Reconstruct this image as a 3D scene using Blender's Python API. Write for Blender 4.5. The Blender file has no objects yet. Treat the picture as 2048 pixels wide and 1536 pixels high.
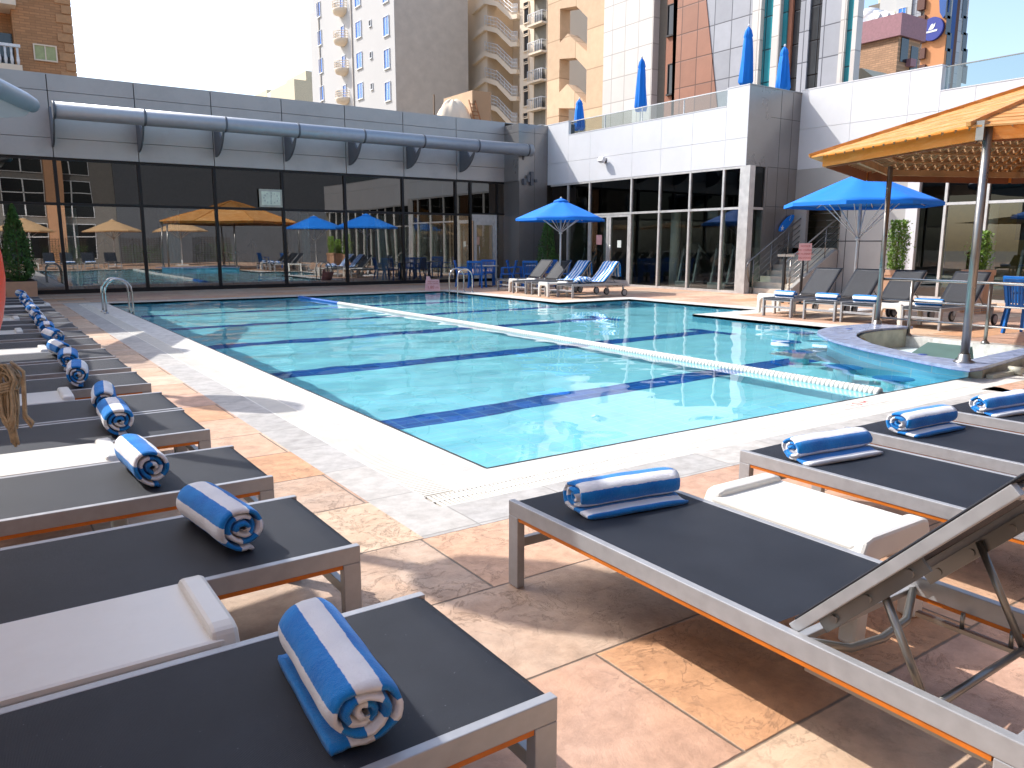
import bpy, bmesh, math, random
from math import radians as rad, sin, cos, pi
from mathutils import Vector, Matrix
from mathutils.geometry import tessellate_polygon
random.seed(7)
S = bpy.context.scene
COL = S.collection
# ------------------------------------------------------------------ camera
RC = ((0.82427811, 0.09872669, -0.55751111), (-0.56618243, 0.14676869, -0.81110813), (0.00174716, 0.98423168, 0.17687554))
cam = bpy.data.objects.new('camera', bpy.data.cameras.new('camera')); COL.objects.link(cam)
M4 = Matrix([list(RC[i]) + [0] for i in range(3)] + [[0, 0, 0, 1]])
M4.translation = Vector((0, 0, 1.45)); cam.matrix_world = M4
cam.data.sensor_width = 36; cam.data.lens = 27.2976; cam.data.clip_end = 900; cam.data.clip_start = .02
S.camera = cam
# ------------------------------------------------------------------ world, sun, exposure
SUN = Vector((.55, -.87, -1.0)).normalized()          # travel direction of the light
w = bpy.data.worlds.new('World'); S.world = w; w.use_nodes = True
nt = w.node_tree; bg = nt.nodes['Background']
sky = nt.nodes.new('ShaderNodeTexSky'); sky.sky_type = 'NISHITA'; sky.sun_disc = False
sky.sun_elevation = math.asin(-SUN.z); sky.sun_rotation = math.atan2(-SUN.x, -SUN.y)
sky.air_density = 1.0; sky.dust_density = 2.2; sky.ozone_density = 1.0
nt.links.new(sky.outputs[0], bg.inputs[0]); bg.inputs[1].default_value = .15
sl = bpy.data.lights.new('sun', 'SUN'); sl.energy = 2.7; sl.angle = rad(.5); sl.color = (1, .965, .925)
so = bpy.data.objects.new('sun', sl); COL.objects.link(so)
so.rotation_euler = SUN.to_track_quat('-Z', 'Y').to_euler(); so.location = (-20, 30, 40)
S.view_settings.view_transform = 'Standard'; S.view_settings.look = 'None'
S.view_settings.gamma = 1; S.view_settings.exposure = 1.08
S.render.engine = 'CYCLES'
cy = S.cycles; cy.use_denoising = True; cy.max_bounces = 10; cy.transparent_max_bounces = 12
cy.glossy_bounces = 5; cy.transmission_bounces = 8; cy.diffuse_bounces = 4; cy.sample_clamp_indirect = 6
cy.caustics_refractive = True; cy.caustics_reflective = False
try: cy.denoiser = 'OPENIMAGEDENOISE'
except Exception: pass

# pixel of the photograph -> point on a plane (used once, to read off real positions)
def ray(u, v):
    q = (u - 1024, 768 - v, -1552.93)
    return [sum(RC[i][k] * q[k] for k in range(3)) for i in range(3)]
def pl(u, v, ax, val):
    r = ray(u, v); C0 = (0, 0, 1.45); t = (val - C0[ax]) / r[ax]
    return [C0[i] + r[i] * t for i in range(3)]

# ------------------------------------------------------------------ materials
def c(h, k=1.0):
    h = h.lstrip('#'); o = []
    for i in (0, 2, 4):
        s = int(h[i:i+2], 16) / 255
        o.append((s / 12.92 if s <= .04045 else ((s + .055) / 1.055) ** 2.4) * k)
    return (*o, 1)
class NT:
    def __init__(s, name):
        s.m = bpy.data.materials.new(name); s.m.use_nodes = True; s.t = s.m.node_tree
        s.n = s.t.nodes; s.l = s.t.links; s.p = s.n['Principled BSDF']; s.out = s.n['Material Output']
    def add(s, typ, **kw):
        n = s.n.new('ShaderNode' + typ)
        for k, v in kw.items(): setattr(n, k, v)
        return n
    def lk(s, a, b): s.l.new(a, b)
    def setv(s, n, **kw):
        for k, v in kw.items(): n.inputs[k].default_value = v
        return n
    def math(s, op, a, b=None, cc=None):
        n = s.add('Math', operation=op)
        for i, x in enumerate((a, b, cc)):
            if x is None: continue
            if isinstance(x, (int, float)): n.inputs[i].default_value = x
            else: s.lk(x, n.inputs[i])
        return n.outputs[0]
    def coord(s, kind='Object'): return s.add('TexCoord').outputs[kind]
    def noise(s, vec, scale, detail=3, rough=.55):
        n = s.add('TexNoise'); n.inputs['Scale'].default_value = scale
        n.inputs['Detail'].default_value = detail; n.inputs['Roughness'].default_value = rough
        if vec is not None: s.lk(vec, n.inputs['Vector'])
        return n
    def ramp(s, fac, stops, interp='LINEAR'):
        n = s.add('ValToRGB'); cr = n.color_ramp; cr.interpolation = interp
        while len(cr.elements) > 1: cr.elements.remove(cr.elements[-1])
        cr.elements[0].position = stops[0][0]; cr.elements[0].color = stops[0][1]
        for p, cc in stops[1:]:
            e = cr.elements.new(p); e.color = cc
        s.lk(fac, n.inputs[0]); return n.outputs[0]
    def mix(s, fac, a, b, blend='MIX'):
        n = s.add('Mix', data_type='RGBA', blend_type=blend)
        for i, x in ((0, fac), (6, a), (7, b)):
            if isinstance(x, (int, float)): n.inputs[i].default_value = x
            elif isinstance(x, tuple): n.inputs[i].default_value = x
            else: s.lk(x, n.inputs[i])
        return n.outputs[2]
    def bump(s, h, strength=.3, dist=.01):
        b = s.add('Bump'); b.inputs['Strength'].default_value = strength; b.inputs['Distance'].default_value = dist
        s.lk(h, b.inputs['Height']); s.lk(b.outputs[0], s.p.inputs['Normal']); return b
def mat(name, col, rough=.5, metal=0, var=.12, scale=6, bump=0, bscale=60, spec=None, dirt=None):
    t = NT(name); col = c(col) if isinstance(col, str) else col
    v = t.coord()
    n = t.noise(v, scale, 5)
    a = tuple(min(1, x * (1 - var)) for x in col[:3]) + (1,); b = tuple(min(1, x * (1 + var)) for x in col[:3]) + (1,)
    o = t.ramp(n.outputs[0], [(.3, a), (.7, b)])
    if dirt:
        n2 = t.noise(v, dirt[1], 6, .7); k = t.ramp(n2.outputs[0], [(.48, (0, 0, 0, 1)), (.75, (dirt[2],) * 3 + (1,))])
        o = t.mix(k, o, c(dirt[0]))
    t.lk(o, t.p.inputs['Base Color'])
    t.p.inputs['Metallic'].default_value = metal
    r = t.ramp(n.outputs[0], [(.3, (rough * .88,) * 3 + (1,)), (.7, (min(1, rough * 1.12),) * 3 + (1,))]); t.lk(r, t.p.inputs['Roughness'])
    if spec is not None: t.p.inputs['Specular IOR Level'].default_value = spec
    if bump:
        n3 = t.noise(v, bscale, 4, .6); t.bump(n3.outputs[0], bump, .01)
    return t.m
def glass(name, tint, refl, wob=.0, rough=0.0, ior=1.5):
    """tinted see-through pane: transparent with a mirror layer, slightly wavy"""
    t = NT(name); t.n.remove(t.p)
    tr = t.add('BsdfTransparent'); tr.inputs[0].default_value = tint
    gl = t.add('BsdfGlossy'); gl.inputs['Roughness'].default_value = rough; gl.inputs[0].default_value = (.92, .95, .96, 1)
    fr = t.add('Fresnel'); fr.inputs[0].default_value = ior
    f = t.math('MULTIPLY', t.math('MULTIPLY_ADD', fr.outputs[0], 1 - refl, refl), t.math('SUBTRACT', 1, t.add('NewGeometry').outputs['Backfacing']))
    mx = t.add('MixShader'); t.lk(f, mx.inputs[0]); t.lk(tr.outputs[0], mx.inputs[1]); t.lk(gl.outputs[0], mx.inputs[2])
    if wob:
        n = t.noise(t.coord(), .45, 1); b = t.add('Bump'); b.inputs['Strength'].default_value = wob; b.inputs['Distance'].default_value = .05
        t.lk(n.outputs[0], b.inputs['Height']); t.lk(b.outputs[0], gl.inputs['Normal'])
    t.lk(mx.outputs[0], t.out.inputs[0]); return t.m

def stone_tiles(name, stops, pw=1.333, ph=.6667, x0=1.71, y0=1.288, joint=.006, offset=True, jcol='#6d6154', vein=.3, bumpk=.7, orange=True):
    t = NT(name); v = t.coord(); sp = t.add('SeparateXYZ'); t.lk(v, sp.inputs[0])
    ry = t.math('DIVIDE', t.math('SUBTRACT', sp.outputs[1], y0), ph); row = t.math('FLOOR', ry)
    fx = t.math('DIVIDE', t.math('SUBTRACT', sp.outputs[0], x0), pw)
    if offset: fx = t.math('ADD', fx, t.math('MULTIPLY', t.math('MODULO', t.math('ADD', row, 1000), 2), .5))
    colm = t.math('FLOOR', fx)
    wn = t.add('TexWhiteNoise', noise_dimensions='2D'); cb = t.add('CombineXYZ'); t.lk(row, cb.inputs[0]); t.lk(colm, cb.inputs[1]); t.lk(cb.outputs[0], wn.inputs['Vector'])
    base = t.ramp(wn.outputs['Value'], stops, 'CONSTANT')
    # own shift of the pattern in every slab
    cv = t.add('VectorMath', operation='MULTIPLY_ADD'); t.lk(wn.outputs['Color'], cv.inputs[0]); cv.inputs[1].default_value = (31, 17, 9); t.lk(v, cv.inputs[2])
    n1 = t.noise(cv.outputs[0], 1.6, 7, .62); n1.inputs['Distortion'].default_value = 1.1
    n2 = t.noise(cv.outputs[0], 9, 8, .68)
    k = t.ramp(n1.outputs[0], [(.35, (0, 0, 0, 1)), (.68, (1, 1, 1, 1))])
    colr = t.mix(t.math('MULTIPLY', k, vein), base, c('#b98559') if orange else c('#a9a39a'))
    dk = t.ramp(n2.outputs[0], [(.3, (.72, .7, .68, 1)), (.6, (1.06, 1.05, 1.04, 1))])
    colr = t.mix(1.0, colr, dk, 'MULTIPLY')
    n4 = t.noise(cv.outputs[0], 5.5, 9, .72); n4.inputs['Distortion'].default_value = .6
    n5 = t.noise(v, .9, 2)
    ck = t.ramp(t.math('ABSOLUTE', t.math('SUBTRACT', n4.outputs[0], .5)), [(.0, (1, 1, 1, 1)), (.011, (0, 0, 0, 1))])
    ck = t.math('MULTIPLY', ck, t.ramp(n5.outputs[0], [(.42, (0, 0, 0, 1)), (.6, (1, 1, 1, 1))]))
    if orange: colr = t.mix(t.math('MULTIPLY', ck, .25), colr, c('#7a5a44'))
    ey = t.math('FRACT', ry); ex = t.math('FRACT', fx)
    dy = t.math('MULTIPLY', t.math('MINIMUM', ey, t.math('SUBTRACT', 1, ey)), ph)
    dx = t.math('MULTIPLY', t.math('MINIMUM', ex, t.math('SUBTRACT', 1, ex)), pw)
    n3 = t.noise(v, 14, 3); d = t.math('ADD', t.math('MINIMUM', dx, dy), t.math('MULTIPLY', t.math('SUBTRACT', n3.outputs[0], .5), .006))
    j = t.ramp(d, [(joint * .5, (1, 1, 1, 1)), (joint, (0, 0, 0, 1))])
    colr = t.mix(j, colr, c(jcol)); t.lk(colr, t.p.inputs['Base Color'])
    h = t.math('SUBTRACT', t.math('ADD', t.math('MULTIPLY', n2.outputs[0], .55), t.math('ADD', t.math('MULTIPLY', n1.outputs[0], .8), t.math('MULTIPLY', n4.outputs[0], .7))), t.math('ADD', t.math('MULTIPLY', j, .7), t.math('MULTIPLY', ck, .3)))
    t.bump(h, bumpk, .012); t.p.inputs['Roughness'].default_value = .62
    return t.m

def grid_mat(name, col, line, sx, sy, ax=(0, 1), lw=.012, rough=.45, var=.1, off=(0, 0), brick=False, metal=0, wob=0, cell=.1, spec=.5):
    """panels or tiles: a grid of thin joints on the two given object axes"""
    t = NT(name); v = t.coord(); sp = t.add('SeparateXYZ'); t.lk(v, sp.inputs[0])
    a = t.math('DIVIDE', t.math('SUBTRACT', sp.outputs[ax[0]], off[0]), sx); b = t.math('DIVIDE', t.math('SUBTRACT', sp.outputs[ax[1]], off[1]), sy)
    if brick: a = t.math('ADD', a, t.math('MULTIPLY', t.math('MODULO', t.math('ADD', t.math('FLOOR', b), 1000), 2), .5))
    wn = t.add('TexWhiteNoise', noise_dimensions='2D'); cb = t.add('CombineXYZ'); t.lk(t.math('FLOOR', a), cb.inputs[0]); t.lk(t.math('FLOOR', b), cb.inputs[1]); t.lk(cb.outputs[0], wn.inputs['Vector'])
    cl = c(col) if isinstance(col, str) else col
    base = t.ramp(wn.outputs['Value'], [(0, tuple(x * (1 - cell) for x in cl[:3]) + (1,)), (1, tuple(min(1, x * (1 + cell)) for x in cl[:3]) + (1,))])
    n = t.noise(v, 1.3, 6, .65); k = t.ramp(n.outputs[0], [(.3, (1 - var,) * 3 + (1,)), (.7, (1 + var * .4,) * 3 + (1,))])
    base = t.mix(1.0, base, k, 'MULTIPLY')
    fa = t.math('FRACT', a); fb = t.math('FRACT', b)
    d = t.math('MINIMUM', t.math('MULTIPLY', t.math('MINIMUM', fa, t.math('SUBTRACT', 1, fa)), sx), t.math('MULTIPLY', t.math('MINIMUM', fb, t.math('SUBTRACT', 1, fb)), sy))
    j = t.ramp(d, [(lw * .4, (1, 1, 1, 1)), (lw, (0, 0, 0, 1))])
    t.lk(t.mix(j, base, c(line)), t.p.inputs['Base Color']); t.p.inputs['Roughness'].default_value = rough; t.p.inputs['Metallic'].default_value = metal
    t.p.inputs['Specular IOR Level'].default_value = spec
    t.bump(t.math('MULTIPLY', j, -1), .4, .01)
    return t.m

M = {}
M['deck'] = stone_tiles('sandstone_paving', [(0, c('#cba78c')), (.16, c('#c6a18b')), (.34, c('#d0b499')), (.5, c('#bf9c86')), (.64, c('#d2bba2')), (.80, c('#c99a74')), (.9, c('#bda692'))])
M['band'] = stone_tiles('grey_limestone', [(0, c('#b3b1ad')), (.4, c('#acaaa6')), (.75, c('#bab7b1'))], pw=.667, ph=.667, x0=1.40, y0=3.32, offset=False, jcol='#8f8b84', vein=.25, bumpk=.2, orange=False)
M['coping'] = stone_tiles('white_coping', [(0, c('#d2d0ca')), (.5, c('#cbc9c3'))], pw=.60, ph=.60, x0=2.25, y0=3.87, joint=.003, offset=False, jcol='#bdb8ae', vein=.1, bumpk=.08, orange=False)
M['grate'] = mat('grate_plastic', '#d9d5ca', .5, var=.08)
M['channel'] = mat('grate_channel', '#5e5b53', .7)
M['pool_tile'] = grid_mat('pool_tile', (.42, .90, 1.0, 1), '#dff4f7', .24, .115, (0, 1), .004, .3, .05, cell=.05)
M['pool_wall'] = grid_mat('pool_wall_tile', (.28, .76, .95, 1), '#dff4f7', .24, .115, (0, 2), .004, .3, .05, cell=.05)
M['lane'] = grid_mat('lane_tile', (.006, .10, .42, 1), '#5b9ecb', .24, .115, (0, 1), .005, .3, .08, cell=.25)
M['ground'] = mat('dusty_ground', '#8f877a', .9, scale=.3)
def water():
    t = NT('pool_water'); t.p.inputs['Base Color'].default_value = (.70, .965, 1, 1)
    t.p.inputs['Roughness'].default_value = 0; t.p.inputs['IOR'].default_value = 1.333
    t.p.inputs['Transmission Weight'].default_value = 1
    v = t.coord(); mp = t.add('Mapping'); mp.inputs['Scale'].default_value = (1, 1.5, 1); t.lk(v, mp.inputs[0])
    n1 = t.noise(mp.outputs[0], 2.2, 3, .5); n2 = t.noise(mp.outputs[0], 9, 2, .5)
    big = t.noise(v, .22, 1)
    am = t.ramp(big.outputs[0], [(.4, (.25,) * 3 + (1,)), (.65, (1, 1, 1, 1))])
    h = t.math('MULTIPLY', t.math('ADD', n1.outputs[0], t.math('MULTIPLY', n2.outputs[0], .22)), am)
    return t.m
M['water'] = water()
M['clad'] = mat('grey_cladding', '#b3b0ab', .42, .25, var=.05, scale=.5, spec=.5, dirt=('#7c7d80', 1.2, .25))
M['clad_w'] = mat('white_cladding', '#d3d3d4', .4, .0, var=.03, scale=.6, dirt=('#b7b5b2', 1.0, .2))
M['clad_shine'] = mat('brushed_cladding', '#8e8c8a', .3, .55, var=.12, scale=.8, bump=.03, bscale=1)
M['joint'] = mat('joint_dark', '#3c3e42', .8)
M['tube'] = mat('canopy_tube', '#a3a9b0', .4, .35, var=.05)
M['fin'] = mat('fin_metal', '#63666b', .5, .3)
M['mull'] = mat('dark_mullion', '#1f2022', .4, .4)
M['mull_l'] = mat('aluminium_mullion', '#c9c7c3', .4, .35)
M['glass_d'] = glass('tinted_glass', (.62, .67, .66, 1), .24, .10, ior=1.6)
M['glass_up'] = glass('black_spandrel_glass', (.03, .03, .035, 1), .08, .09, ior=1.5)
M['glass_r'] = glass('gym_glass', (.74, .80, .77, 1), .07, .05, ior=1.5)
M['spand_r'] = glass('gym_spandrel', (.02, .025, .05, 1), .015, .03, ior=1.35)
M['balus'] = glass('balustrade_glass', (.74, .80, .80, 1), .04)
M['interior'] = mat('interior_wall', '#7d786d', .8, var=.2, scale=1)
M['int_floor'] = mat('interior_floor', '#56504a', .5)
M['int_yel'] = mat('interior_yellow', '#a98f4a', .8)
M['curtain'] = mat('white_curtain', '#cfd6cf', .9)
M['frame'] = mat('lounger_aluminium', '#a3a4a6', .42, .35, var=.08, scale=20)
M['frame2'] = mat('brushed_strut', '#8d8b86', .35, .8, var=.08)
M['orange'] = mat('orange_trim', '#c26a15', .55, var=.15, scale=12)
M['white_pl'] = mat('white_plastic', '#dcd9d0', .35, var=.03, spec=.5, dirt=('#b4a78d', 5, .12))
M['chrome'] = mat('polished_steel', '#c2c2c0', .18, 1, var=.05)
M['steel'] = mat('satin_steel', '#8d8a86', .3, .9, var=.1)
M['blue_fab'] = mat('blue_canvas', '#0877d8', .8, var=.05, scale=3, bump=.05)
M['blue_pl'] = mat('blue_plastic', '#0c63b4', .4, var=.05)
M['white_m'] = mat('white_painted_metal', '#d9dadb', .35)
M['beige_fab'] = mat('beige_canvas', '#c9a377', .85)
M['bar'] = mat('blue_granite_bar_top', '#8c97b2', .22, var=.25, scale=9, dirt=('#5c6d98', 6, .6))
M['bar_edge'] = mat('blue_tile_edge', '#27468f', .35)
M['bar_side'] = mat('bar_stone_side', '#a7a595', .5, var=.25, scale=5)
M['pit'] = grid_mat('pit_tile', (.62, .76, .80, 1), '#8fb1bb', .3, .3, (0, 1), .006, .35)
M['stool'] = mat('blue_stool', (.02, .20, .52, 1), .4)
M['terra'] = mat('sand_planter', '#c39a7d', .7, var=.08)
M['leaf'] = mat('leaf', (.06, .15, .028, 1), .6, var=.6, scale=9)
M['leaf_l'] = mat('leaf_light', (.20, .34, .05, 1), .55, var=.5, scale=9)
M['bark'] = mat('bark', '#6b5744', .9)
M['pink'] = mat('pink_sign', '#e0a9a6', .5)
M['red'] = mat('red_lettering', '#b03a3a', .5)
M['black'] = mat('black_metal', '#15161a', .5)
M['dark'] = mat('dark_equipment', '#24272b', .5)
M['grey_eq'] = mat('grey_equipment', '#7b8084', .4)
M['clock_w'] = mat('clock_face', '#dfe6cf', .4); M['clock_f'] = mat('clock_frame', '#b9b8a6', .4)
M['rope'] = mat('hemp_rope', '#a59a84', .95, var=.3, scale=60, bump=.4, bscale=300)
M['buoy'] = mat('lifebuoy_orange', '#e0481c', .45, var=.05)
M['step'] = mat('stair_stone', '#c9bfae', .6, var=.12, scale=4)
M['glassblk'] = mat('dark_glass', '#26282b', .15, .2)  # dark glazing of the hotel windows
M['concrete'] = mat('grey_concrete', '#bcb5ac', .8, var=.1, scale=1)
def sling():
    t = NT('sling_mesh'); v = t.coord()
    w1 = t.add('TexWave', wave_type='BANDS', bands_direction='X'); w1.inputs['Scale'].default_value = 120; t.lk(v, w1.inputs[0])
    w2 = t.add('TexWave', wave_type='BANDS', bands_direction='Y'); w2.inputs['Scale'].default_value = 120; t.lk(v, w2.inputs[0])
    m_ = t.math('MULTIPLY', w1.outputs['Fac'], w2.outputs['Fac'])
    n = t.noise(v, 3, 6, .7)
    col = t.ramp(t.math('ADD', t.math('MULTIPLY', m_, .45), t.math('MULTIPLY', n.outputs[0], .6)), [(.2, (.007, .009, .014, 1)), (.95, (.034, .039, .052, 1))])
    sp = t.noise(v, 90, 2, .5); col = t.mix(t.ramp(sp.outputs[0], [(.74, (0, 0, 0, 1)), (.8, (.5, .5, .5, 1))]), col, c('#8a8f98'))
    t.lk(col, t.p.inputs['Base Color']); t.p.inputs['Roughness'].default_value = .55
    t.p.inputs['Specular IOR Level'].default_value = .3; t.bump(m_, .35, .003); return t.m
M['sling'] = sling()
def towel_mat():
    t = NT('striped_terry'); uv = t.add('UVMap').outputs[0]; sp = t.add('SeparateXYZ'); t.lk(uv, sp.inputs[0])
    v = t.coord(); n = t.noise(v, 45, 4, .6); n0 = t.noise(v, 9, 3)
    s_ = t.math('ADD', sp.outputs[0], t.math('MULTIPLY', t.math('SUBTRACT', n.outputs[0], .5), .06))
    k = t.ramp(t.math('FRACT', s_), [(.0, (0, 0, 0, 1)), (.5, (0, 0, 0, 1)), (.515, (1, 1, 1, 1)), (.985, (1, 1, 1, 1)), (1, (0, 0, 0, 1))])
    bl = t.ramp(n0.outputs[0], [(.3, (.006, .17, .54, 1)), (.7, (.015, .26, .68, 1))]); wh = t.ramp(n0.outputs[0], [(.3, (.78, .78, .80, 1)), (.7, (.88, .88, .89, 1))])
    t.lk(t.mix(k, bl, wh), t.p.inputs['Base Color']); t.p.inputs['Roughness'].default_value = 1
    t.p.inputs['Sheen Weight'].default_value = .25; t.p.inputs['Specular IOR Level'].default_value = .1
    n2 = t.noise(v, 420, 2, .6); n3 = t.noise(v, 70, 3, .6)
    t.bump(t.math('ADD', n2.outputs[0], t.math('MULTIPLY', n3.outputs[0], 1.3)), .9, .004); return t.m
M['towel'] = towel_mat()
def timber(k=.4, oc='#d07d1e'):
    t = NT('varnished_timber'); v = t.coord(); mp = t.add('Mapping'); mp.inputs['Scale'].default_value = (1.2, 1.2, 6); t.lk(v, mp.inputs[0])
    n = t.noise(mp.outputs[0], 2.3, 6, .62); n.inputs['Distortion'].default_value = .8; n2 = t.noise(v, 1.1, 3)
    col = t.ramp(n.outputs[0], [(.25, c('#a56a2c')), (.45, c('#c58a45')), (.6, c('#d5a264')), (.8, c('#dfb983'))])
    col = t.mix(t.math('MULTIPLY', n2.outputs[0], k), col, c(oc))
    t.lk(col, t.p.inputs['Base Color']); t.p.inputs['Roughness'].default_value = .45; t.bump(n.outputs[0], .15, .01); return t.m
M['timber'] = timber(); M['timber_f'] = timber(1.25, '#e8861a')
M['timber_in'] = mat('shaded_timber', '#7d4a2c', .7, var=.2, scale=4)  # shade of the gazebo underside put into a darker timber colour
M['timber_d'] = mat('weathered_slat', '#a8845e', .7, var=.25, scale=4)

# ------------------------------------------------------------------ geometry helpers
class MB:
    def __init__(s): s.b = bmesh.new(); s.uv = None
    def box(s, x0, x1, y0, y1, z0, z1, mtx=None, bev=0):
        r = bmesh.ops.create_cube(s.b, size=1); vs = r['verts']
        for v in vs:
            v.co = Vector(((x0 + x1) / 2 + v.co.x * (x1 - x0), (y0 + y1) / 2 + v.co.y * (y1 - y0), (z0 + z1) / 2 + v.co.z * (z1 - z0)))
        if bev:
            es = list({e for v in vs for e in v.link_edges})
            r = bmesh.ops.bevel(s.b, geom=es, offset=bev, segments=2, affect='EDGES', profile=.6)
            vs = list({v for f in r['faces'] for v in f.verts} | {v for v in vs if v.is_valid})
        if mtx is not None:
            for v in vs: v.co = mtx @ v.co
        return s
    def bar(s, p, q, wd, ht, up=(0, 0, 1), bev=0):
        p = Vector(p); q = Vector(q); d = q - p; L = d.length; x = d / L
        y = Vector(up).cross(x)
        if y.length < 1e-5: y = Vector((0, 1, 0)).cross(x)
        y.normalize(); z = x.cross(y)
        m = Matrix((x, y, z)).transposed().to_4x4(); m.translation = p
        return s.box(0, L, -wd / 2, wd / 2, -ht / 2, ht / 2, m, bev)
    def tube(s, pts, r, n=8, caps=True, closed=False):
        pts = [Vector(p) for p in pts]; rs = r if isinstance(r, (list, tuple)) else [r] * len(pts)
        rings = []; up = None; N = len(pts)
        for i, p in enumerate(pts):
            if closed: d = pts[(i + 1) % N] - pts[i - 1]
            else: d = pts[min(i + 1, N - 1)] - pts[max(i - 1, 0)]
            d.normalize()
            if up is None: up = d.orthogonal().normalized()
            up = (up - d * up.dot(d)).normalized(); sd = d.cross(up)
            rings.append([s.b.verts.new(p + (up * cos(2 * pi * k / n) + sd * sin(2 * pi * k / n)) * rs[i]) for k in range(n)])
        for i in range(N if closed else N - 1):
            a, b_ = rings[i], rings[(i + 1) % N]
            for k in range(n):
                try: s.b.faces.new((a[k], a[(k + 1) % n], b_[(k + 1) % n], b_[k])).smooth = True
                except ValueError: pass
        if caps and not closed:
            s.b.faces.new(rings[0][::-1]); s.b.faces.new(rings[-1])
        return s
    def cyl(s, x, y, z0, z1, r, n=16, r2=None):
        r2 = r if r2 is None else r2
        return s.tube([(x, y, z0), (x, y, z1)], [r, r2], n)
    def prism(s, poly, z0, z1):
        """extruded polygon, poly in the xy plane"""
        a = [s.b.verts.new((p[0], p[1], z0)) for p in poly]; b_ = [s.b.verts.new((p[0], p[1], z1)) for p in poly]
        s.b.faces.new(a[::-1]); s.b.faces.new(b_); n = len(poly)
        for i in range(n): s.b.faces.new((a[i], a[(i + 1) % n], b_[(i + 1) % n], b_[i]))
        return s
    def prism_ax(s, poly, t0, t1, f):
        """extruded polygon through a mapping f(a, b, t) -> xyz"""
        a = [s.b.verts.new(f(p[0], p[1], t0)) for p in poly]; b_ = [s.b.verts.new(f(p[0], p[1], t1)) for p in poly]
        s.b.faces.new(a[::-1]); s.b.faces.new(b_); n = len(poly)
        for i in range(n): s.b.faces.new((a[i], a[(i + 1) % n], b_[(i + 1) % n], b_[i]))
        return s
    def quad(s, *pts):
        s.b.faces.new([s.b.verts.new(p) for p in pts]); return s
    def lathe(s, prof, x=0, y=0, n=24, sy=1.0):
        rings = [[s.b.verts.new((x + r * cos(2 * pi * k / n), y + sy * r * sin(2 * pi * k / n), z)) for k in range(n)] for r, z in prof]
        for a, b_ in zip(rings, rings[1:]):
            for k in range(n): s.b.faces.new((a[k], a[(k + 1) % n], b_[(k + 1) % n], b_[k])).smooth = True
        if prof[0][0] > 1e-4: s.b.faces.new(rings[0][::-1])
        if prof[-1][0] > 1e-4: s.b.faces.new(rings[-1])
        return s
    def holed(s, outer, holes, z0, z1=None):
        """flat sheet with holes; with z1 a slab with its inner and outer sides"""
        loops = [[Vector((p[0], p[1], 0)) for p in outer]] + [[Vector((p[0], p[1], 0)) for p in h] for h in holes]
        flat = [p for l in loops for p in l]; vs = [s.b.verts.new((p.x, p.y, z0)) for p in flat]
        for tri in tessellate_polygon(loops):
            f = s.b.faces.new([vs[i] for i in tri])
            f.normal_update()
            if f.normal.z < 0: f.normal_flip()
        if z1 is not None:
            i0 = 0
            for l in loops:
                n = len(l); lo = [s.b.verts.new((p.x, p.y, z1)) for p in l]
                for i in range(n): s.b.faces.new((vs[i0 + i], vs[i0 + (i + 1) % n], lo[(i + 1) % n], lo[i]))
                i0 += n
        return s
    def build(s, name, m, parent=None, smooth=False, local=False, bev=0, norm=True):
        bmesh.ops.remove_doubles(s.b, verts=s.b.verts, dist=1e-6)
        if norm: bmesh.ops.recalc_face_normals(s.b, faces=s.b.faces)
        me = bpy.data.meshes.new(name)
        if parent is not None and not local:
            off = Vector(parent.location); q = parent.parent
            while q is not None: off += q.location; q = q.parent
            for v in s.b.verts: v.co -= off
        s.b.to_mesh(me); s.b.free()
        if smooth:
            for p in me.polygons: p.use_smooth = True
        o = bpy.data.objects.new(name, me); COL.objects.link(o)
        me.materials.append(M[m] if isinstance(m, str) else m)
        if parent is not None: o.parent = parent
        if bev:
            md = o.modifiers.new('bevel', 'BEVEL'); md.width = bev; md.segments = 2; md.limit_method = 'ANGLE'; md.angle_limit = rad(40)
        return o
def thing(name, label, cat, loc=(0, 0, 0), rz=0, group=None):
    o = bpy.data.objects.new(name, None); COL.objects.link(o); o.location = loc; o.rotation_euler = (0, 0, rz)
    o.empty_display_size = .2; o['label'] = label; o['category'] = cat
    if group: o['group'] = group
    return o
def tag(o, label, cat, group=None):
    o['label'] = label; o['category'] = cat
    if group: o['group'] = group
    return o
def struct(o): o['kind'] = 'structure'; return o
def copy_tree(o, parent=None):
    k = o.copy(); COL.objects.link(k)
    if parent is not None: k.parent = parent
    for ch in list(o.children): copy_tree(ch, k)
    return k
def text_part(s, size, loc, rot, m, parent, name='lettering', ext=.003, label=None):
    cu = bpy.data.curves.new(name, 'FONT'); cu.body = s; cu.size = size; cu.extrude = ext; cu.align_x = 'CENTER'; cu.align_y = 'CENTER'
    tmp = bpy.data.objects.new(name, cu); COL.objects.link(tmp)
    me = bpy.data.meshes.new_from_object(tmp.evaluated_get(bpy.context.evaluated_depsgraph_get()))
    bpy.data.objects.remove(tmp); bpy.data.curves.remove(cu)
    o = bpy.data.objects.new(name, me); COL.objects.link(o); me.materials.clear(); me.materials.append(M[m])
    off = Vector(); q = parent
    while q is not None: off += q.location; q = q.parent
    o.location = Vector(loc) - off; o.rotation_euler = rot
    if parent is not None: o.parent = parent
    if label: o['label'] = label
    return o


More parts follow.
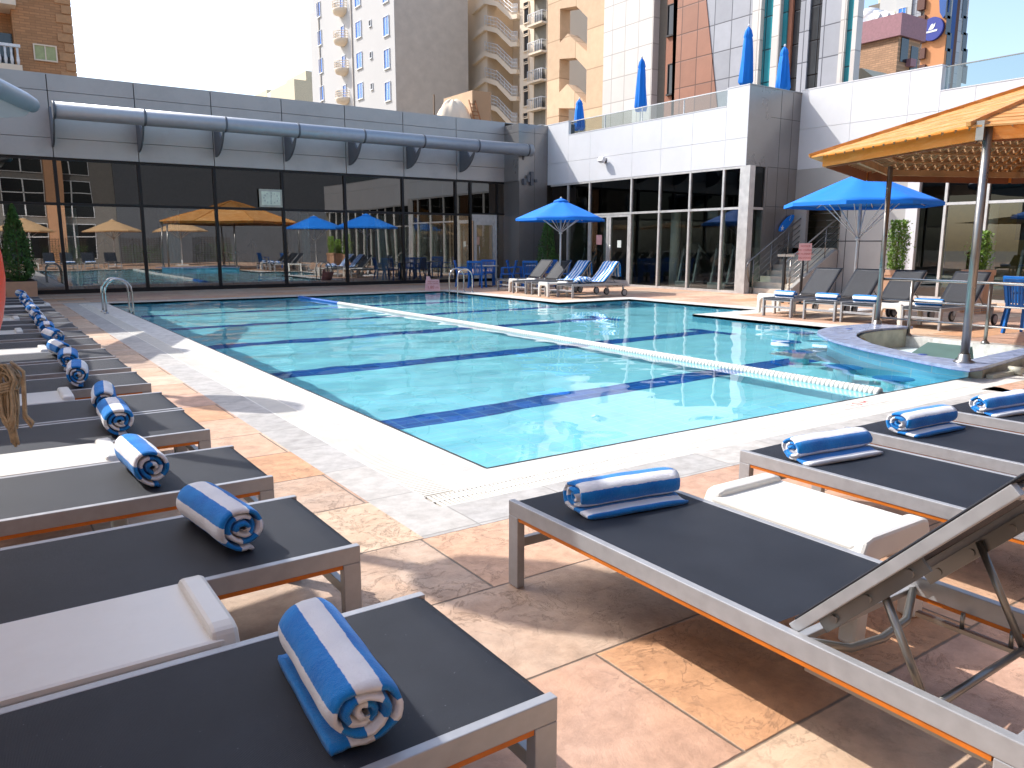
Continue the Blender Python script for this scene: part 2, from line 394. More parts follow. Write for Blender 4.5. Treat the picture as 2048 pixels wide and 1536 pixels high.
# ------------------------------------------------------------------ ground, deck, pool
PX0, PY0, PY1 = 2.65, 4.15, 21.5
bar_out = [(8.69, 3.99), (8.69, 4.19), (8.80, 4.52), (9.0, 4.94), (9.22, 5.42), (9.5, 5.92), (9.72, 6.27), (9.98, 6.6), (10.35, 6.97), (10.7, 7.2), (11.1, 7.34), (11.55, 7.40), (12.0, 7.39), (12.5, 7.3)]
bar_in = [(9.27, 4.3), (9.3, 4.74), (9.42, 5.05), (9.6, 5.42), (9.85, 5.8), (10.15, 6.12), (10.45, 6.4), (10.78, 6.6), (11.15, 6.74), (11.5, 6.8), (11.85, 6.79), (12.2, 6.72)]
wall_out = [(9.02, 4.15), (9.0, 4.5), (9.12, 4.85), (9.36, 5.38), (9.62, 5.85), (9.84, 6.18), (10.08, 6.48), (10.43, 6.84), (10.76, 7.05), (11.13, 7.2), (11.55, 7.26), (12.0, 7.25), (12.5, 7.18)]
pool = [(PX0, PY0)] + wall_out + [(12.5, 11.42), (14.58, 11.42), (14.58, 15.6), (12.15, 15.6), (12.15, PY1), (PX0, PY1)]
def ring(d, dl=None, dn=None, df=None):
    """pool outline pushed outwards by d (left dl, near dn, far df)"""
    dl = d if dl is None else dl; dn = d if dn is None else dn; df = d if df is None else df
    return [(PX0 - dl, PY0 - dn), (8.66, PY0 - dn), (8.66, 4.17)] + bar_out[2:] + [(12.5 + d, 7.3), (12.5 + d, 11.42 - d), (14.58 + d, 11.42 - d), (14.58 + d, 15.6 + d), (12.15 + d, 15.6 + d), (12.15 + d, PY1 + df), (PX0 - dl, PY1 + df)]
pit = [(9.05, 4.0), (12.35, 4.0), (12.35, 6.72)] + bar_in[::-1] + [(9.05, 4.28)]
big = [(-30, -14), (34, -14), (34, 40), (-30, 40)]
g = MB(); g.quad((-400, -250, -1.6), (500, -250, -1.6), (500, 500, -1.6), (-400, 500, -1.6)); struct(g.build('ground', 'ground'))
r1 = ring(.40, .40, .28, .12); r2 = ring(.40, .62, .50, .30); r3 = ring(.62, 1.25, .83, .62)
hole_deck = [(PX0 - .92, PY0 - .86), (8.4, PY0 - .86), (8.4, 3.72), (12.62, 3.72), (12.62, 7.3), (13.12, 7.3), (13.12, 10.8), (15.2, 10.8), (15.2, 16.22), (12.77, 16.22), (12.77, PY1 + .62), (PX0 - .92, PY1 + .62)]
g = MB(); g.holed(big, [hole_deck], 0, -1.5); struct(g.build('deck_paving', 'deck'))
hb = [(PX0 - .92, PY0 - .86), (8.4, PY0 - .86), (8.4, 3.72), (8.66, 3.72), (8.66, PY0 - .5), (PX0 - .62, PY0 - .5), (PX0 - .62, PY1 + .3), (12.77, PY1 + .3), (12.77, PY1 + .62), (PX0 - .92, PY1 + .62)]
g = MB(); g.holed(hb, [], 0, -.3); struct(g.build('deck_border', 'band'))
# drain channel with its slatted grate
ch = [(PX0 - .62, PY0 - .5), (8.66, PY0 - .5), (8.66, PY0 - .28), (PX0 - .40, PY0 - .28), (PX0 - .40, PY1 + .12), (12.77, PY1 + .12), (12.77, PY1 + .3), (PX0 - .62, PY1 + .3)]
g = MB(); g.holed(ch, [], -.03); struct(g.build('drain_channel', 'channel'))
g = MB(); y = PY0 - .5
xa, xb = PX0 - .62, PX0 - .40
y = PY0 - .26
while y < PY1 + .10: g.box(xa + .012, xb - .012, y, y + .021, -.03, -.002); y += .031
g.box(xa, xa + .012, PY0 - .28, PY1 + .12, -.03, 0); g.box(xb - .012, xb, PY0 - .28, PY1 + .12, -.03, 0)
x = PX0 - .60
while x < 8.63:
    g.box(x, x + .021, PY0 - .488, PY0 - .398, -.03, -.002); g.box(x, x + .021, PY0 - .382, PY0 - .292, -.03, -.002); x += .031
for yy in (PY0 - .5, PY0 - .396, PY0 - .292): g.box(xa, 8.66, yy, yy + .012, -.03, -.001)
x = PX0 - .60
while x < 12.7: g.box(x, x + .021, PY1 + .13, PY1 + .29, -.03, -.002); x += .031
struct(g.build('drain_grate', 'grate'))
# coping all round the water
cop_out = [(PX0 - .40, PY0 - .28), (8.66, PY0 - .28), (8.66, 3.72), (9.03, 3.72), (9.03, 3.98), (9.03, 4.14)]
g = MB()
g.holed([(PX0 - .40, PY0 - .28), (8.66, PY0 - .28), (9.02, PY0 - .28), (9.02, PY0), (PX0, PY0), (PX0, PY1), (12.15, PY1), (12.15, 15.6), (14.58, 15.6), (14.58, 11.42), (12.5, 11.42), (12.5, 7.2), (12.62, 7.2), (12.62, 7.3), (13.12, 7.3), (13.12, 10.8), (15.2, 10.8), (15.2, 16.22), (12.77, 16.22), (12.77, PY1 + .12), (PX0 - .40, PY1 + .12)], [], .0, -.2)
g.holed([(8.4, 3.72), (12.62, 3.72), (12.62, 3.869), (8.4, 3.869)], [], 0, -.3); g.holed([(9.021, 3.8691), (12.62, 3.8691), (12.62, 4.38), (10.4, 4.24), (9.05, 4.06), (9.021, 4.06)], [], 0, -.3)
g.holed([(12.35, 4.381), (12.62, 4.381), (12.62, 7.2), (12.5, 7.2), (12.35, 6.9)], [], -.001, -.6)
struct(g.build('pool_coping', 'coping'))
g = MB()                                                  # black strip standing in for the shaded gap between coping and water
for a, b_ in (((PX0, PY0), (9.02, PY0)), ((PX0, PY0), (PX0, PY1))):
    if a[1] == b_[1]: g.box(a[0], b_[0], a[1] - .004, a[1] + .012, -.05, .003)
    else: g.box(a[0] - .004, a[0] + .012, a[1] + .012, b_[1], -.05, .003)
struct(g.build('edge_shade_strip', 'black'))
DEP = -1.22
g = MB(); g.holed(pool, [], DEP); struct(g.build('pool_floor', 'pool_tile'))
g = MB(); n = len(pool)
for i in range(n):
    a, b_ = pool[i], pool[(i + 1) % n]; g.quad((*a, DEP), (*b_, DEP), (*b_, -.0), (*a, -.0))
struct(g.build('pool_wall', 'pool_wall'))
g = MB()
for k, ys in enumerate((6.92, 9.98, 13.03, 15.95, 18.85)):
    x1 = (11.0, 11.3, 11.3, 13.2, 10.9)[k] if k != 0 else 10.2
    g.quad((3.0, ys - .2, DEP + .004), (x1, ys - .2, DEP + .004), (x1, ys + .2, DEP + .004), (3.0, ys + .2, DEP + .004))
    if k: g.quad((x1, ys - .55, DEP + .004), (x1 + .3, ys - .55, DEP + .004), (x1 + .3, ys + .55, DEP + .004), (x1, ys + .55, DEP + .004))
struct(g.build('lane_marking', 'lane'))
def inside(p, poly):
    r = False; j = len(poly) - 1
    for i in range(len(poly)):
        a, b_ = poly[i], poly[j]
        if (a[1] > p[1]) != (b_[1] > p[1]) and p[0] < (b_[0] - a[0]) * (p[1] - a[1]) / (b_[1] - a[1]) + a[0]: r = not r
        j = i
    return r
rnd = random.Random(3)
waves = [(rnd.uniform(0, 2 * pi), 2 * pi / L, rnd.uniform(0, 2 * pi), L * .0024) for L in (2.6, 1.9, 1.4, 1.1, .85, .7, .6, .5, .42, .36) for _ in range(2)]
def wz(x, y):
    k = .45 + .55 * (.5 + .5 * sin(x * .5 + 1.2 * sin(y * .33))) * min(1, max(.3, (y - 2) / 9))
    return -.035 + k * .55 * sum(a * sin(q * (x * cos(d) + y * sin(d)) + ph) for d, q, ph, a in waves)
g = MB(); st = .085; idx = {}
nx, ny = int((14.58 - PX0) / st) + 2, int((PY1 - PY0) / st) + 2
def gv(i, j):
    if (i, j) not in idx:
        x, y = PX0 + i * st, PY0 + j * st
        idx[i, j] = g.b.verts.new((x, y, wz(x, y)))
    return idx[i, j]
for i in range(nx):
    for j in range(ny):
        p = (PX0 + (i + .5) * st, PY0 + (j + .5) * st)
        if inside(p, pool) or any(inside((p[0] + dx, p[1] + dy), pool) for dx, dy in ((-st / 2, 0), (st / 2, 0), (0, -st / 2), (0, st / 2))):
            g.b.faces.new((gv(i, j), gv(i + 1, j), gv(i + 1, j + 1), gv(i, j + 1)))
wtr = struct(g.build('pool_water', 'water', norm=False, smooth=True))
wtr.cycles.is_caustics_caster = True
for nm in ('pool_floor', 'pool_wall', 'lane_marking'): bpy.data.objects[nm].cycles.is_caustics_receiver = True
sl.cycles.is_caustics_light = True

# ------------------------------------------------------------------ left wing: glazed hall with tube canopy
YG = 26.33
hall = thing('pool_hall', 'long grey clad pool hall with black framed reflective glass wall and flat parapet', 'building', (10, 27, 0))
H0, H1 = -8.78, 17.86
xs_m = [-8.78, -6.58, -4.38, -2.18, .02, 2.22, 4.42, 6.61, 8.79, 11.0, 13.24, 15.48, 16.15, 17.36, 17.86]
g = MB(); g.box(H0, 18.3, YG + .12, YG + .5, 3.9, 6.08)
g.build('fascia_backing', 'joint', hall)
g = MB()
zs = [(3.88, 4.40), (4.412, 5.68), (5.692, 6.12)]
xp = [-8.8, -6.6, -4.4, -2.2, 0.0, 2.21, 4.44, 6.63, 8.86, 11.06, 13.28, 15.5, 17.72]
for a, b_ in zip(xp, xp[1:]):
    for z0, z1 in zs: g.box(a + .012, b_ - .012, YG - .04, YG + .16, z0, z1)
g.build('fascia', 'clad', hall, bev=.004)
g = MB(); g.box(H0, 18.3, YG - .02, YG + .55, 6.121, 6.15); g.build('parapet_coping', 'clad', hall)
g = MB(); g.box(H0, 17.87, YG + .02, YG + .4, 3.80, 3.878); g.build('glazing_head', 'mull', hall)
g = MB(); g.box(H0, 17.8, YG + .02, YG + .14, .0, .12); g.build('glazing_sill', 'mull', hall)
for i, (a, b_) in enumerate(zip(xs_m, xs_m[1:])):
    if b_ <= 15.5 or i == 11:
        f = MB(); f.box(b_ - .045, b_ + .045, YG, YG + .13, .121, 3.80); f.box(a + .0455, b_ - .0455, YG + .01, YG + .12, 2.54, 2.62)
        wf = f.build('window', 'mull', hall)
        p = MB(); p.box(a + .045, b_ - .045, YG + .06, YG + .072, .121, 2.54); p.build('pane', 'glass_d', wf)
        p = MB(); p.box(a + .045, b_ - .045, YG + .06, YG + .072, 2.62, 3.80); p.build('upper_pane', 'glass_up', wf)
f = MB(); f.box(16.105, 16.195, YG + .02, YG + .1, 0, 2.60); f.box(17.30, 17.39, YG - .0, YG + .1, 0, 2.6); f.box(16.195, 17.30, YG + .02, YG + .1, 2.36, 2.6); f.box(16.3, 16.42, YG + .02, YG + .08, .0, 2.36); f.box(17.17, 17.3, YG + .02, YG + .08, .0, 2.36); f.box(16.42, 17.17, YG + .02, YG + .08, 2.2, 2.36); f.box(16.42, 17.17, YG + .02, YG + .08, .0, .25)
d = f.build('door', 'mull_l', hall); p = MB(); p.box(16.42, 17.17, YG + .045, YG + .055, .25, 2.2); p.build('door_glass', 'glass_d', d)
p = MB(); p.tube([(16.5, YG + .0, .9), (16.5, YG - .05, .95), (16.5, YG - .05, 1.35), (16.5, YG, 1.4)], .014); p.build('handle', 'chrome', d)
f = MB(); f.box(17.36, 17.41, YG, YG + .13, .12, 3.8); f.box(16.195, 17.86, YG + .01, YG + .12, 2.605, 2.66); f.box(17.80, 17.88, YG - .02, YG + .13, .0, 3.8); wf = f.build('window', 'mull', hall)
p = MB(); p.box(16.2, 17.8, YG + .06, YG + .072, 2.66, 3.80); p.build('upper_pane', 'glass_up', wf)
p = MB(); p.box(17.41, 17.8, YG + .06, YG + .072, .12, 2.6); p.build('pane', 'glass_d', wf)
g = MB(); g.box(H0, 19.0, 33, 33.2, -.1, 4); g.box(H0, 19.0, YG + .45, 33, 3.95, 4.0); g.box(H0 - .2, H0, YG, 33.2, -.1, 6.1); g.box(H0, 19, 33.2, 33.4, -.1, 6.0)
g.build('interior_wall', 'interior', hall)
g = MB(); g.box(H0, 19.0, YG + .14, 33, -.05, .02); g.build('interior_floor', 'int_floor', hall)
g = MB(); g.box(H0, 19.05, YG + .5, 33.4, 5.6, 5.75); g.build('roof', 'concrete', hall)
for x in (1.0, 5.4, 9.8, 14.2):
    g = MB(); g.cyl(x, 28.2, .02, 3.95, .2, 18); g.build('column', 'clad_w', hall)
for a, b_ in ((-3.5, -2.4), (2.3, 2.8), (5.2, 5.7), (9.6, 10.0), (12.4, 13.0)):
    g = MB(); n = int((b_ - a) / .06)
    pts = [(a + .06 * k, 27.0 + .035 * (k % 2)) for k in range(n)]
    g.prism([*pts, *[(p[0], p[1] + .01) for p in pts[::-1]]], .05, 2.5); g.build('curtain', 'curtain', hall)
# corner block of brushed metal, between the wings
g = MB(); g.box(17.72, 19.06, 25.3, 27.2, -.02, 3.868); g.box(17.68, 19.06, 25.3, 27.2, 3.87, 5.68); g.box(17.68, 19.06, 25.3, 27.2, 5.69, 6.0); g.build('corner_panel', 'clad_shine', hall)
g = MB(); g.box(17.75, 19.06, 25.33, 27.15, 3.80, 5.95); g.box(18.43, 18.44, 25.297, 25.31, 0, 5.9); g.build('panel_joint', 'joint', hall)
# tube canopy
tc = thing('tube_canopy', 'long grey metal tube on curved fins along the hall parapet', 'canopy', (10, 25.3, 4.9))
g = MB(); xf = [2.23 + 2.24 * k for k in range(8)]
g.tube([(2.2, 25.05, 5.0), (18.1, 25.05, 5.0)], .225, 28); o = g.build('tube', 'tube', tc)
for k, x in enumerate(xf):
    pts = [(YG - .05, 4.15)]
    for q in range(0, 11):
        a = q / 10; pts.append((YG - .1 - 1.05 * sin(a * pi / 2) ** .8 - .0, 4.15 + .85 * (1 - cos(a * pi / 2)) ** .75))
    pts += [(25.1, 5.05), (25.28, 4.80), (25.55, 4.62), (25.72, 4.86), (25.9, 5.2), (YG - .05, 5.2)]
    x = x - .02
    g = MB(); g.prism_ax(pts, x - .025, x + .025, lambda a, b_, t: (t, a, b_)); g.build('fin', 'fin', tc)
    g = MB(); g.tube([(x - .03, 25.05, 5.0), (x + .03, 25.05, 5.0)], .236, 28); g.build('clamp_ring', 'fin', tc)
# canopy tip entering from the left
t2 = thing('side_canopy', 'tapered grey tube end of a second canopy with curved fin, cut by left edge', 'canopy', (0, 20, 4.3))
e = Vector((1.42, 20.2, 4.36)); b0 = Vector((.30, 17.6, 4.42))
g = MB(); d_ = (e - b0); g.tube([b0 - d_ * 1.2, b0, b0 + d_ * .8, b0 + d_ * .96, e], [.2, .2, .19, .16, .05], 24); g.build('tube', 'tube', t2)
g = MB(); pts = [(-1.3, .0), (.95, -.02), (.8, -.25), (.4, -.48), (0, -.62), (-.5, -.72), (-1.3, -.76)]
g.prism_ax(pts, -.02, .02, lambda a, b_, t: tuple(b0 + d_ * a + Vector((t, 0, b_ - .06)))); g.build('fin', 'clad', t2)
# clock on the glass
ck = thing('wall_clock', 'square pale wall clock fixed on dark glass above the transom', 'clock', (8.36, YG - .02, 2.94))
g = MB(); g.box(7.98, 8.74, YG - .06, YG - .01, 2.65, 3.23); g.build('frame', 'clock_f', ck, bev=.01)
g = MB(); g.box(8.05, 8.67, YG - .068, YG - .055, 2.72, 3.16); g.build('face', 'clock_w', ck)
for k in range(12):
    a = pi / 2 - k * pi / 6
    text_part(str(k if k else 12), .075, (8.36 + .235 * cos(a), YG - .069, 2.94 + .165 * sin(a)), (pi / 2, 0, 0), 'fin', ck, 'numeral', .001)
g = MB(); g.bar((8.36, YG - .073, 2.94), (8.37, YG - .073, 3.06), .012, .003, (0, 1, 0)); g.bar((8.36, YG - .076, 2.94), (8.35, YG - .076, 2.80), .009, .003, (0, 1, 0)); g.build('hands', 'black', ck)

# ------------------------------------------------------------------ right wing: gym with roof terrace
XR = 19.07; XB = 21.5; YC = 15.6
gym = thing('gym_building', 'white panelled gym block with aluminium framed glass front and terrace parapet', 'building', (22, 15, 0))
g = MB(); g.box(XR + .1, XR + .4, YC + .1, 26.2, 3.75, 5.4); g.box(XR + .1, XR + .38, YC + .1, 16.4, 5.4, 5.95); g.box(XR + .1, XR + .38, 24.1, 26.2, 5.4, 5.95); g.build('wall_backing', 'joint', gym)
g = MB(); ys = [15.6, 16.42, 17.75, 19.11, 20.48, 22.72, 24.0, 25.3]
for a, b_ in zip(ys, ys[1:]):
    top = 6.02 if (b_ < 16.5 or b_ > 25) else 5.52
    for z0, z1 in ((3.76, 4.55), (4.558, top)): g.box(XR, XR + .12, a + .004, b_ - .004, z0, z1)
g.build('upper_wall', 'clad_w', gym)
g = MB(); g.box(XR - .01, XR + .42, YC + .0, 16.43, 6.021, 6.05); g.box(XR - .01, XR + .42, 16.431, 24.0, 5.521, 5.545); g.box(XR - .01, XR + .42, 24.0, 26.3, 6.021, 6.05); g.build('parapet_coping', 'clad_w', gym)
ym = [25.12, 24.0, 22.72, 20.48, 19.11, 17.77, 16.42, 15.76]
for i, (a, b_) in enumerate(zip(ym, ym[1:])):
    f = MB(); f.box(XR, XR + .14, b_ - .035, b_ + .035, .0, 3.75); f.box(XR + .005, XR + .12, b_ + .0355, a - .0355, 2.50, 2.57); f.box(XR + .005, XR + .12, b_ + .0355, a - .0355, 3.69, 3.75)
    if i != 2: f.box(XR + .005, XR + .12, b_ + .0355, a - .0355, .0, .07)
    wf = f.build('window', 'mull_l', gym)
    if i != 2:
        p = MB(); p.box(XR + .06, XR + .072, b_ + .035, a - .035, .07, 2.5); p.build('pane', 'glass_r', wf)
    p = MB(); p.box(XR + .06, XR + .072, b_ + .035, a - .035, 2.57, 3.69); p.build('upper_pane', 'spand_r', wf)
f = MB()
for y0, y1 in ((20.515, 20.62), (21.50, 21.60), (21.62, 21.74), (22.60, 22.685)): f.box(XR + .01, XR + .09, y0, y1, 0, 2.42)
f.box(XR + .01, XR + .09, 20.515, 22.685, 2.42, 2.49); f.box(XR + .012, XR + .088, 20.62, 21.5, .0, .2)
d = f.build('door', 'mull_l', gym); p = MB(); p.box(XR + .04, XR + .05, 20.62, 21.5, .2, 2.42); p.box(XR + .04, XR + .05, 21.74, 22.6, .05, 2.42); p.build('door_glass', 'glass_r', d)
p = MB(); p.tube([(XR, 21.42, .9), (XR - .06, 21.42, .95), (XR - .06, 21.42, 1.4), (XR, 21.42, 1.45)], .014); p.build('handle', 'chrome', d)
p = MB(); p.box(XR + .03, XR + .036, 22.0, 22.3, 1.45, 1.8); p.build('notice', 'pink', d, )
p = MB(); p.box(XR + .03, XR + .036, 20.95, 21.15, 1.35, 1.6); p.build('notice', 'curtain', d)
g = MB(); g.box(XR - .02, XR + .22, 15.42, 15.72, .0, 3.755); g.build('corner_post', 'mull_l', gym)
# return wall facing the camera, Y = YC
g = MB(); g.box(XR + .02, XB + .3, YC, YC + .3, 3.76, 6.02); g.box(20.09, XB + .3, YC, YC + .3, .0, 3.757); g.box(19.29, 19.43, YC + .01, YC + .25, .0, 3.757); g.box(19.99, 20.09, YC + .01, YC + .25, .0, 3.757); g.box(XR, XB + .3, YC - .02, YC + .34, 6.021, 6.05)
g.build('return_wall', 'clad_shine', gym)
g = MB()
for z in (2.6, 3.76, 5.2): g.box(20.09, XB, YC - .004, YC + .01, z, z + .012)
for x in (20.55, 21.1): g.box(x, x + .012, YC - .003, YC + .01, .0, 6.0)
g.build('panel_joint', 'joint', gym)
f = MB(); f.box(19.43, 19.99, YC + .02, YC + .1, 2.5, 2.57); f.box(19.43, 19.99, YC + .02, YC + .1, 0, .07); wf = f.build('window', 'mull_l', gym)
p = MB(); p.box(19.43, 19.99, YC + .05, YC + .06, .07, 2.5); p.build('pane', 'glass_r', wf); p = MB(); p.box(19.43, 19.99, YC + .05, YC + .06, 2.57, 3.75); p.build('upper_pane', 'spand_r', wf)
# set-back wall X = XB
g = MB(); yb = [15.6, 13.9, 12.2, 11.35, 10.45, 8.3, 6.1, 3.9, 1.7, -.5, -2.7]
for a, b_ in zip(yb, yb[1:]):
    top = 6.1 if b_ > 11.3 else 5.45
    for z0, z1 in ((3.76, 4.95), (4.958, top)): g.box(XB, XB + .12, b_ + .004, a - .004, z0, z1)
g.build('setback_wall', 'clad_w', gym)
g = MB(); g.box(XB, XB + .12, 15.15, 15.6, .0, 3.757); g.box(XB, XB + .12, 13.971, 15.15, 2.62, 3.757); g.box(XB, XB + .12, 12.0, 13.97, 0, 3.757); g.build('shade_grey_wall', 'clad', gym)  # lower wall in grey cladding, its shade put into the colour
g = MB(); g.box(XB - .03, XB + .12, 11.66, 11.99, 0, 3.757); g.build('pilaster', 'clad_w', gym)
g = MB(); g.box(XB + .12, XB + .42, -2.7, 15.9, 3.8, 5.4); g.box(XB - .01, XB + .42, 11.36, 15.6, 6.101, 6.13); g.box(XB - .01, XB + .42, -2.7, 11.35, 5.451, 5.475); g.box(XB + .12, XB + .4, 11.36, 15.9, 5.4, 6.1); g.build('wall_backing', 'clad_w', gym)
g = MB()
for y in (12.55, 13.3, 13.75): g.box(XB - .004, XB + .01, y, y + .02, .0, 3.7)
g.box(XB - .004, XB + .01, 11.7, 14.0, 1.55, 1.58); g.build('panel_joint', 'joint', gym)
ybm = [11.65, 10.94, 9.9, 8.75, 7.6, 6.4, 5.2, 4.0, 2.8, 1.6, .4, -.8, -2.0]
for a, b_ in zip(ybm, ybm[1:]):
    f = MB(); f.box(XB, XB + .14, b_ - .035, b_ + .035, .0, 3.75); f.box(XB + .005, XB + .12, b_ + .0355, a - .0355, 2.50, 2.57); f.box(XB + .005, XB + .12, b_ + .0355, a - .0355, 3.69, 3.75); f.box(XB + .005, XB + .12, b_ + .0355, a - .0355, .0, .07)
    wf = f.build('window', 'mull_l', gym)
    p = MB(); p.box(XB + .06, XB + .072, b_ + .035, a - .035, .07, 2.5); p.build('pane', 'glass_r', wf)
    p = MB(); p.box(XB + .06, XB + .072, b_ + .035, a - .035, 2.57, 3.69); p.build('upper_pane', 'spand_r', wf)
# inside of the gym
g = MB(); g.box(XR + .3, 27.2, YC + .3, 26, -.05, .02); g.box(XB + .15, 27.2, -2.7, YC + .3, -.05, .021); g.build('interior_floor', 'int_floor', gym)
g = MB(); g.box(27.2, 27.4, -2.7, 26.2, -.05, 5.2); g.box(XR + .45, 27.2, 26, 26.2, -.05, 5.2); g.box(XB + .15, 27.2, -2.9, -2.7, -.05, 5.2); g.build('interior_wall', 'interior', gym)
g = MB(); g.box(XR + .42, 27.4, YC + .3, 26.2, 3.9, 5.0); g.box(XB + .45, 27.4, -2.9, YC + .3, 3.9, 5.001); g.build('terrace_slab', 'concrete', gym)
g = MB(); g.box(24.5, 24.6, 7.8, 12.3, 0, 3.6); g.build('partition', 'int_yel', gym)
g = MB(); g.box(24.45, 24.5, 9.0, 10.4, 1.6, 3.1); g.build('notice_board', 'dark', gym)
for x, y in ((20.2, 22.9), (20.2, 19.4), (20.2, 16.4), (22.7, 10.3), (22.7, 6.2)):
    g = MB(); g.cyl(x, y, .02, 3.9, .17, 18); g.build('column', 'clad_w', gym)
# terrace balustrades
bl = thing('terrace_balustrade', 'frameless glass balustrade with thin steel rail along the gym terrace', 'balustrade', (XR + .2, 20, 5.55))
yy = [16.43, 18.3, 20.2, 22.1, 24.0]
for a, b_ in zip(yy, yy[1:]):
    g = MB(); g.box(XR + .15, XR + .165, a + .01, b_ - .01, 5.546, 6.02); g.build('glass_panel', 'balus', bl)
g = MB(); g.box(XR + .13, XR + .18, 16.43, 24.0, 6.021, 6.045)
for y in yy[1:-1]: g.box(XR + .14, XR + .175, y - .008, y + .008, 5.546, 6.02)
g.build('rail', 'white_m', bl)
b2 = thing('roof_balustrade', 'pale glass balustrade above the parapet at upper right', 'balustrade', (XB + .2, 6, 5.48))
yy = [11.34, 9.2, 7.0, 4.8, 2.6, .4]
for a, b_ in zip(yy, yy[1:]):
    g = MB(); g.box(XB + .15, XB + .165, b_ + .01, a - .01, 5.476, 6.06); g.build('glass_panel', 'balus', b2)
g = MB(); g.box(XB + .13, XB + .18, .4, 11.34, 6.061, 6.085); g.build('rail', 'steel', b2)
# floodlight on the white wall
fl = thing('floodlight', 'small white floodlight bracketed on white wall above gym windows', 'lamp', (XR, 21.8, 4.35))
g = MB(); g.box(XR - .30, XR - .14, 21.72, 21.98, 4.24, 4.42, Matrix.Translation((XR, 21.85, 4.3)) @ Matrix.Rotation(.5, 4, 'Y') @ Matrix.Translation((-XR, -21.85, -4.3)), .02); g.build('housing', 'white_m', fl)
g = MB(); g.bar((XR, 21.85, 4.42), (XR - .22, 21.85, 4.36), .05, .03); g.box(XR - .02, XR, 21.78, 21.92, 4.34, 4.5); g.build('bracket', 'fin', fl)
cb = thing('junction_box', 'cluster of small grey boxes on the metal corner by the hall', 'box', (18.2, 25.2, 3.6))
for k in range(4):
    g = MB(); q = k * .17; g.box(17.85 + q, 17.98 + q, 25.18, 25.3, 3.72 + .12 * (k % 2), 3.95 + .14 * ((k * 7) % 3)); g.build('housing', 'fin', cb)
# treadmills in the gym
def treadmill():
    t = thing('treadmill', 'x', 'treadmill')
    g = MB(); g.box(-.85, .85, -.38, .38, .03, .22, bev=.03); g.build('deck', 'grey_eq', t)
    g = MB(); g.box(-.8, .55, -.27, .27, .2205, .235); g.build('belt', 'black', t)
    for s_ in (-1, 1):
        g = MB(); g.bar((.7, .34 * s_, .15), (.45, .34 * s_, 1.3), .07, .1, bev=.01); g.build('upright', 'grey_eq', t)
    g = MB(); g.tube([(.0, -.36, 1.05), (.35, -.38, 1.22), (.5, -.3, 1.42), (.52, 0, 1.46), (.5, .3, 1.42), (.35, .38, 1.22), (.0, .36, 1.05)], .035, 8); g.build('handle', 'grey_eq', t)
    g = MB(); g.box(.38, .5, -.32, .32, 1.12, 1.5, Matrix.Translation((.44, 0, 1.3)) @ Matrix.Rotation(.3, 4, 'Y') @ Matrix.Translation((-.44, 0, -1.3)), .02); g.build('console', 'dark', t)
    return t
tm = treadmill(); first = True
for (x, y, rz, lb) in ((20.6, 18.55, pi, 'treadmill behind gym glass directly under the umbrella reflection'), (20.7, 17.2, pi, 'treadmill behind gym glass nearest the stairs corner'), (23.0, 9.0, pi, 'treadmill behind glass beyond the bushy sand planter'), (23.0, 7.4, pi, 'treadmill behind glass beside the blue notice at right'), (20.9, 24.2, pi, 'treadmill in shade behind the blue parasol by the corner')):
    o = tm if first else copy_tree(tm); first = False
    o.location = (x, y, .02); o.rotation_euler.z = rz; o['label'] = lb; o['group'] = 'treadmills in the gym'
# gym machines in the hall, seen dimly
def machine():
    t = thing('exercise_machine', 'x', 'gym machine')
    g = MB(); g.box(-.5, .5, -.04, .04, .02, .1); g.box(-.04, .04, -.35, .35, .02, .1); g.bar((-.3, 0, .1), (-.15, 0, 1.1), .08, .08); g.bar((.35, 0, .1), (.3, 0, 1.6), .1, .06); g.bar((-.15, 0, .9), (.32, 0, .6), .07, .07); g.build('frame', 'dark', t)
    g = MB(); g.box(-.3, .0, -.14, .14, 1.1, 1.18, bev=.03); g.build('seat', 'black', t)
    g = MB(); g.tube([(.42, -.06, .45), (.42, .06, .45)], .26, 20); g.build('flywheel', 'grey_eq', t)
    g = MB(); g.tube([(.3, -.3, 1.35), (.3, 0, 1.55), (.3, .3, 1.35)], .025); g.build('handlebar', 'grey_eq', t)
    return t
mc = machine(); first = True
for k, (x, y, rz) in enumerate(((3.3, 28.2, .5), (6.4, 28.0, 1.0), (8.0, 28.4, .2), (10.4, 28.1, 2.0), (11.8, 28.5, .8), (4.8, 29.2, 2.4))):
    o = mc if first else copy_tree(mc); first = False
    o.location = (x, y, .02); o.rotation_euler.z = rz; o['label'] = 'dark exercise machine dimly seen behind the reflective glass hall wall'; o['group'] = 'exercise machines inside the hall'

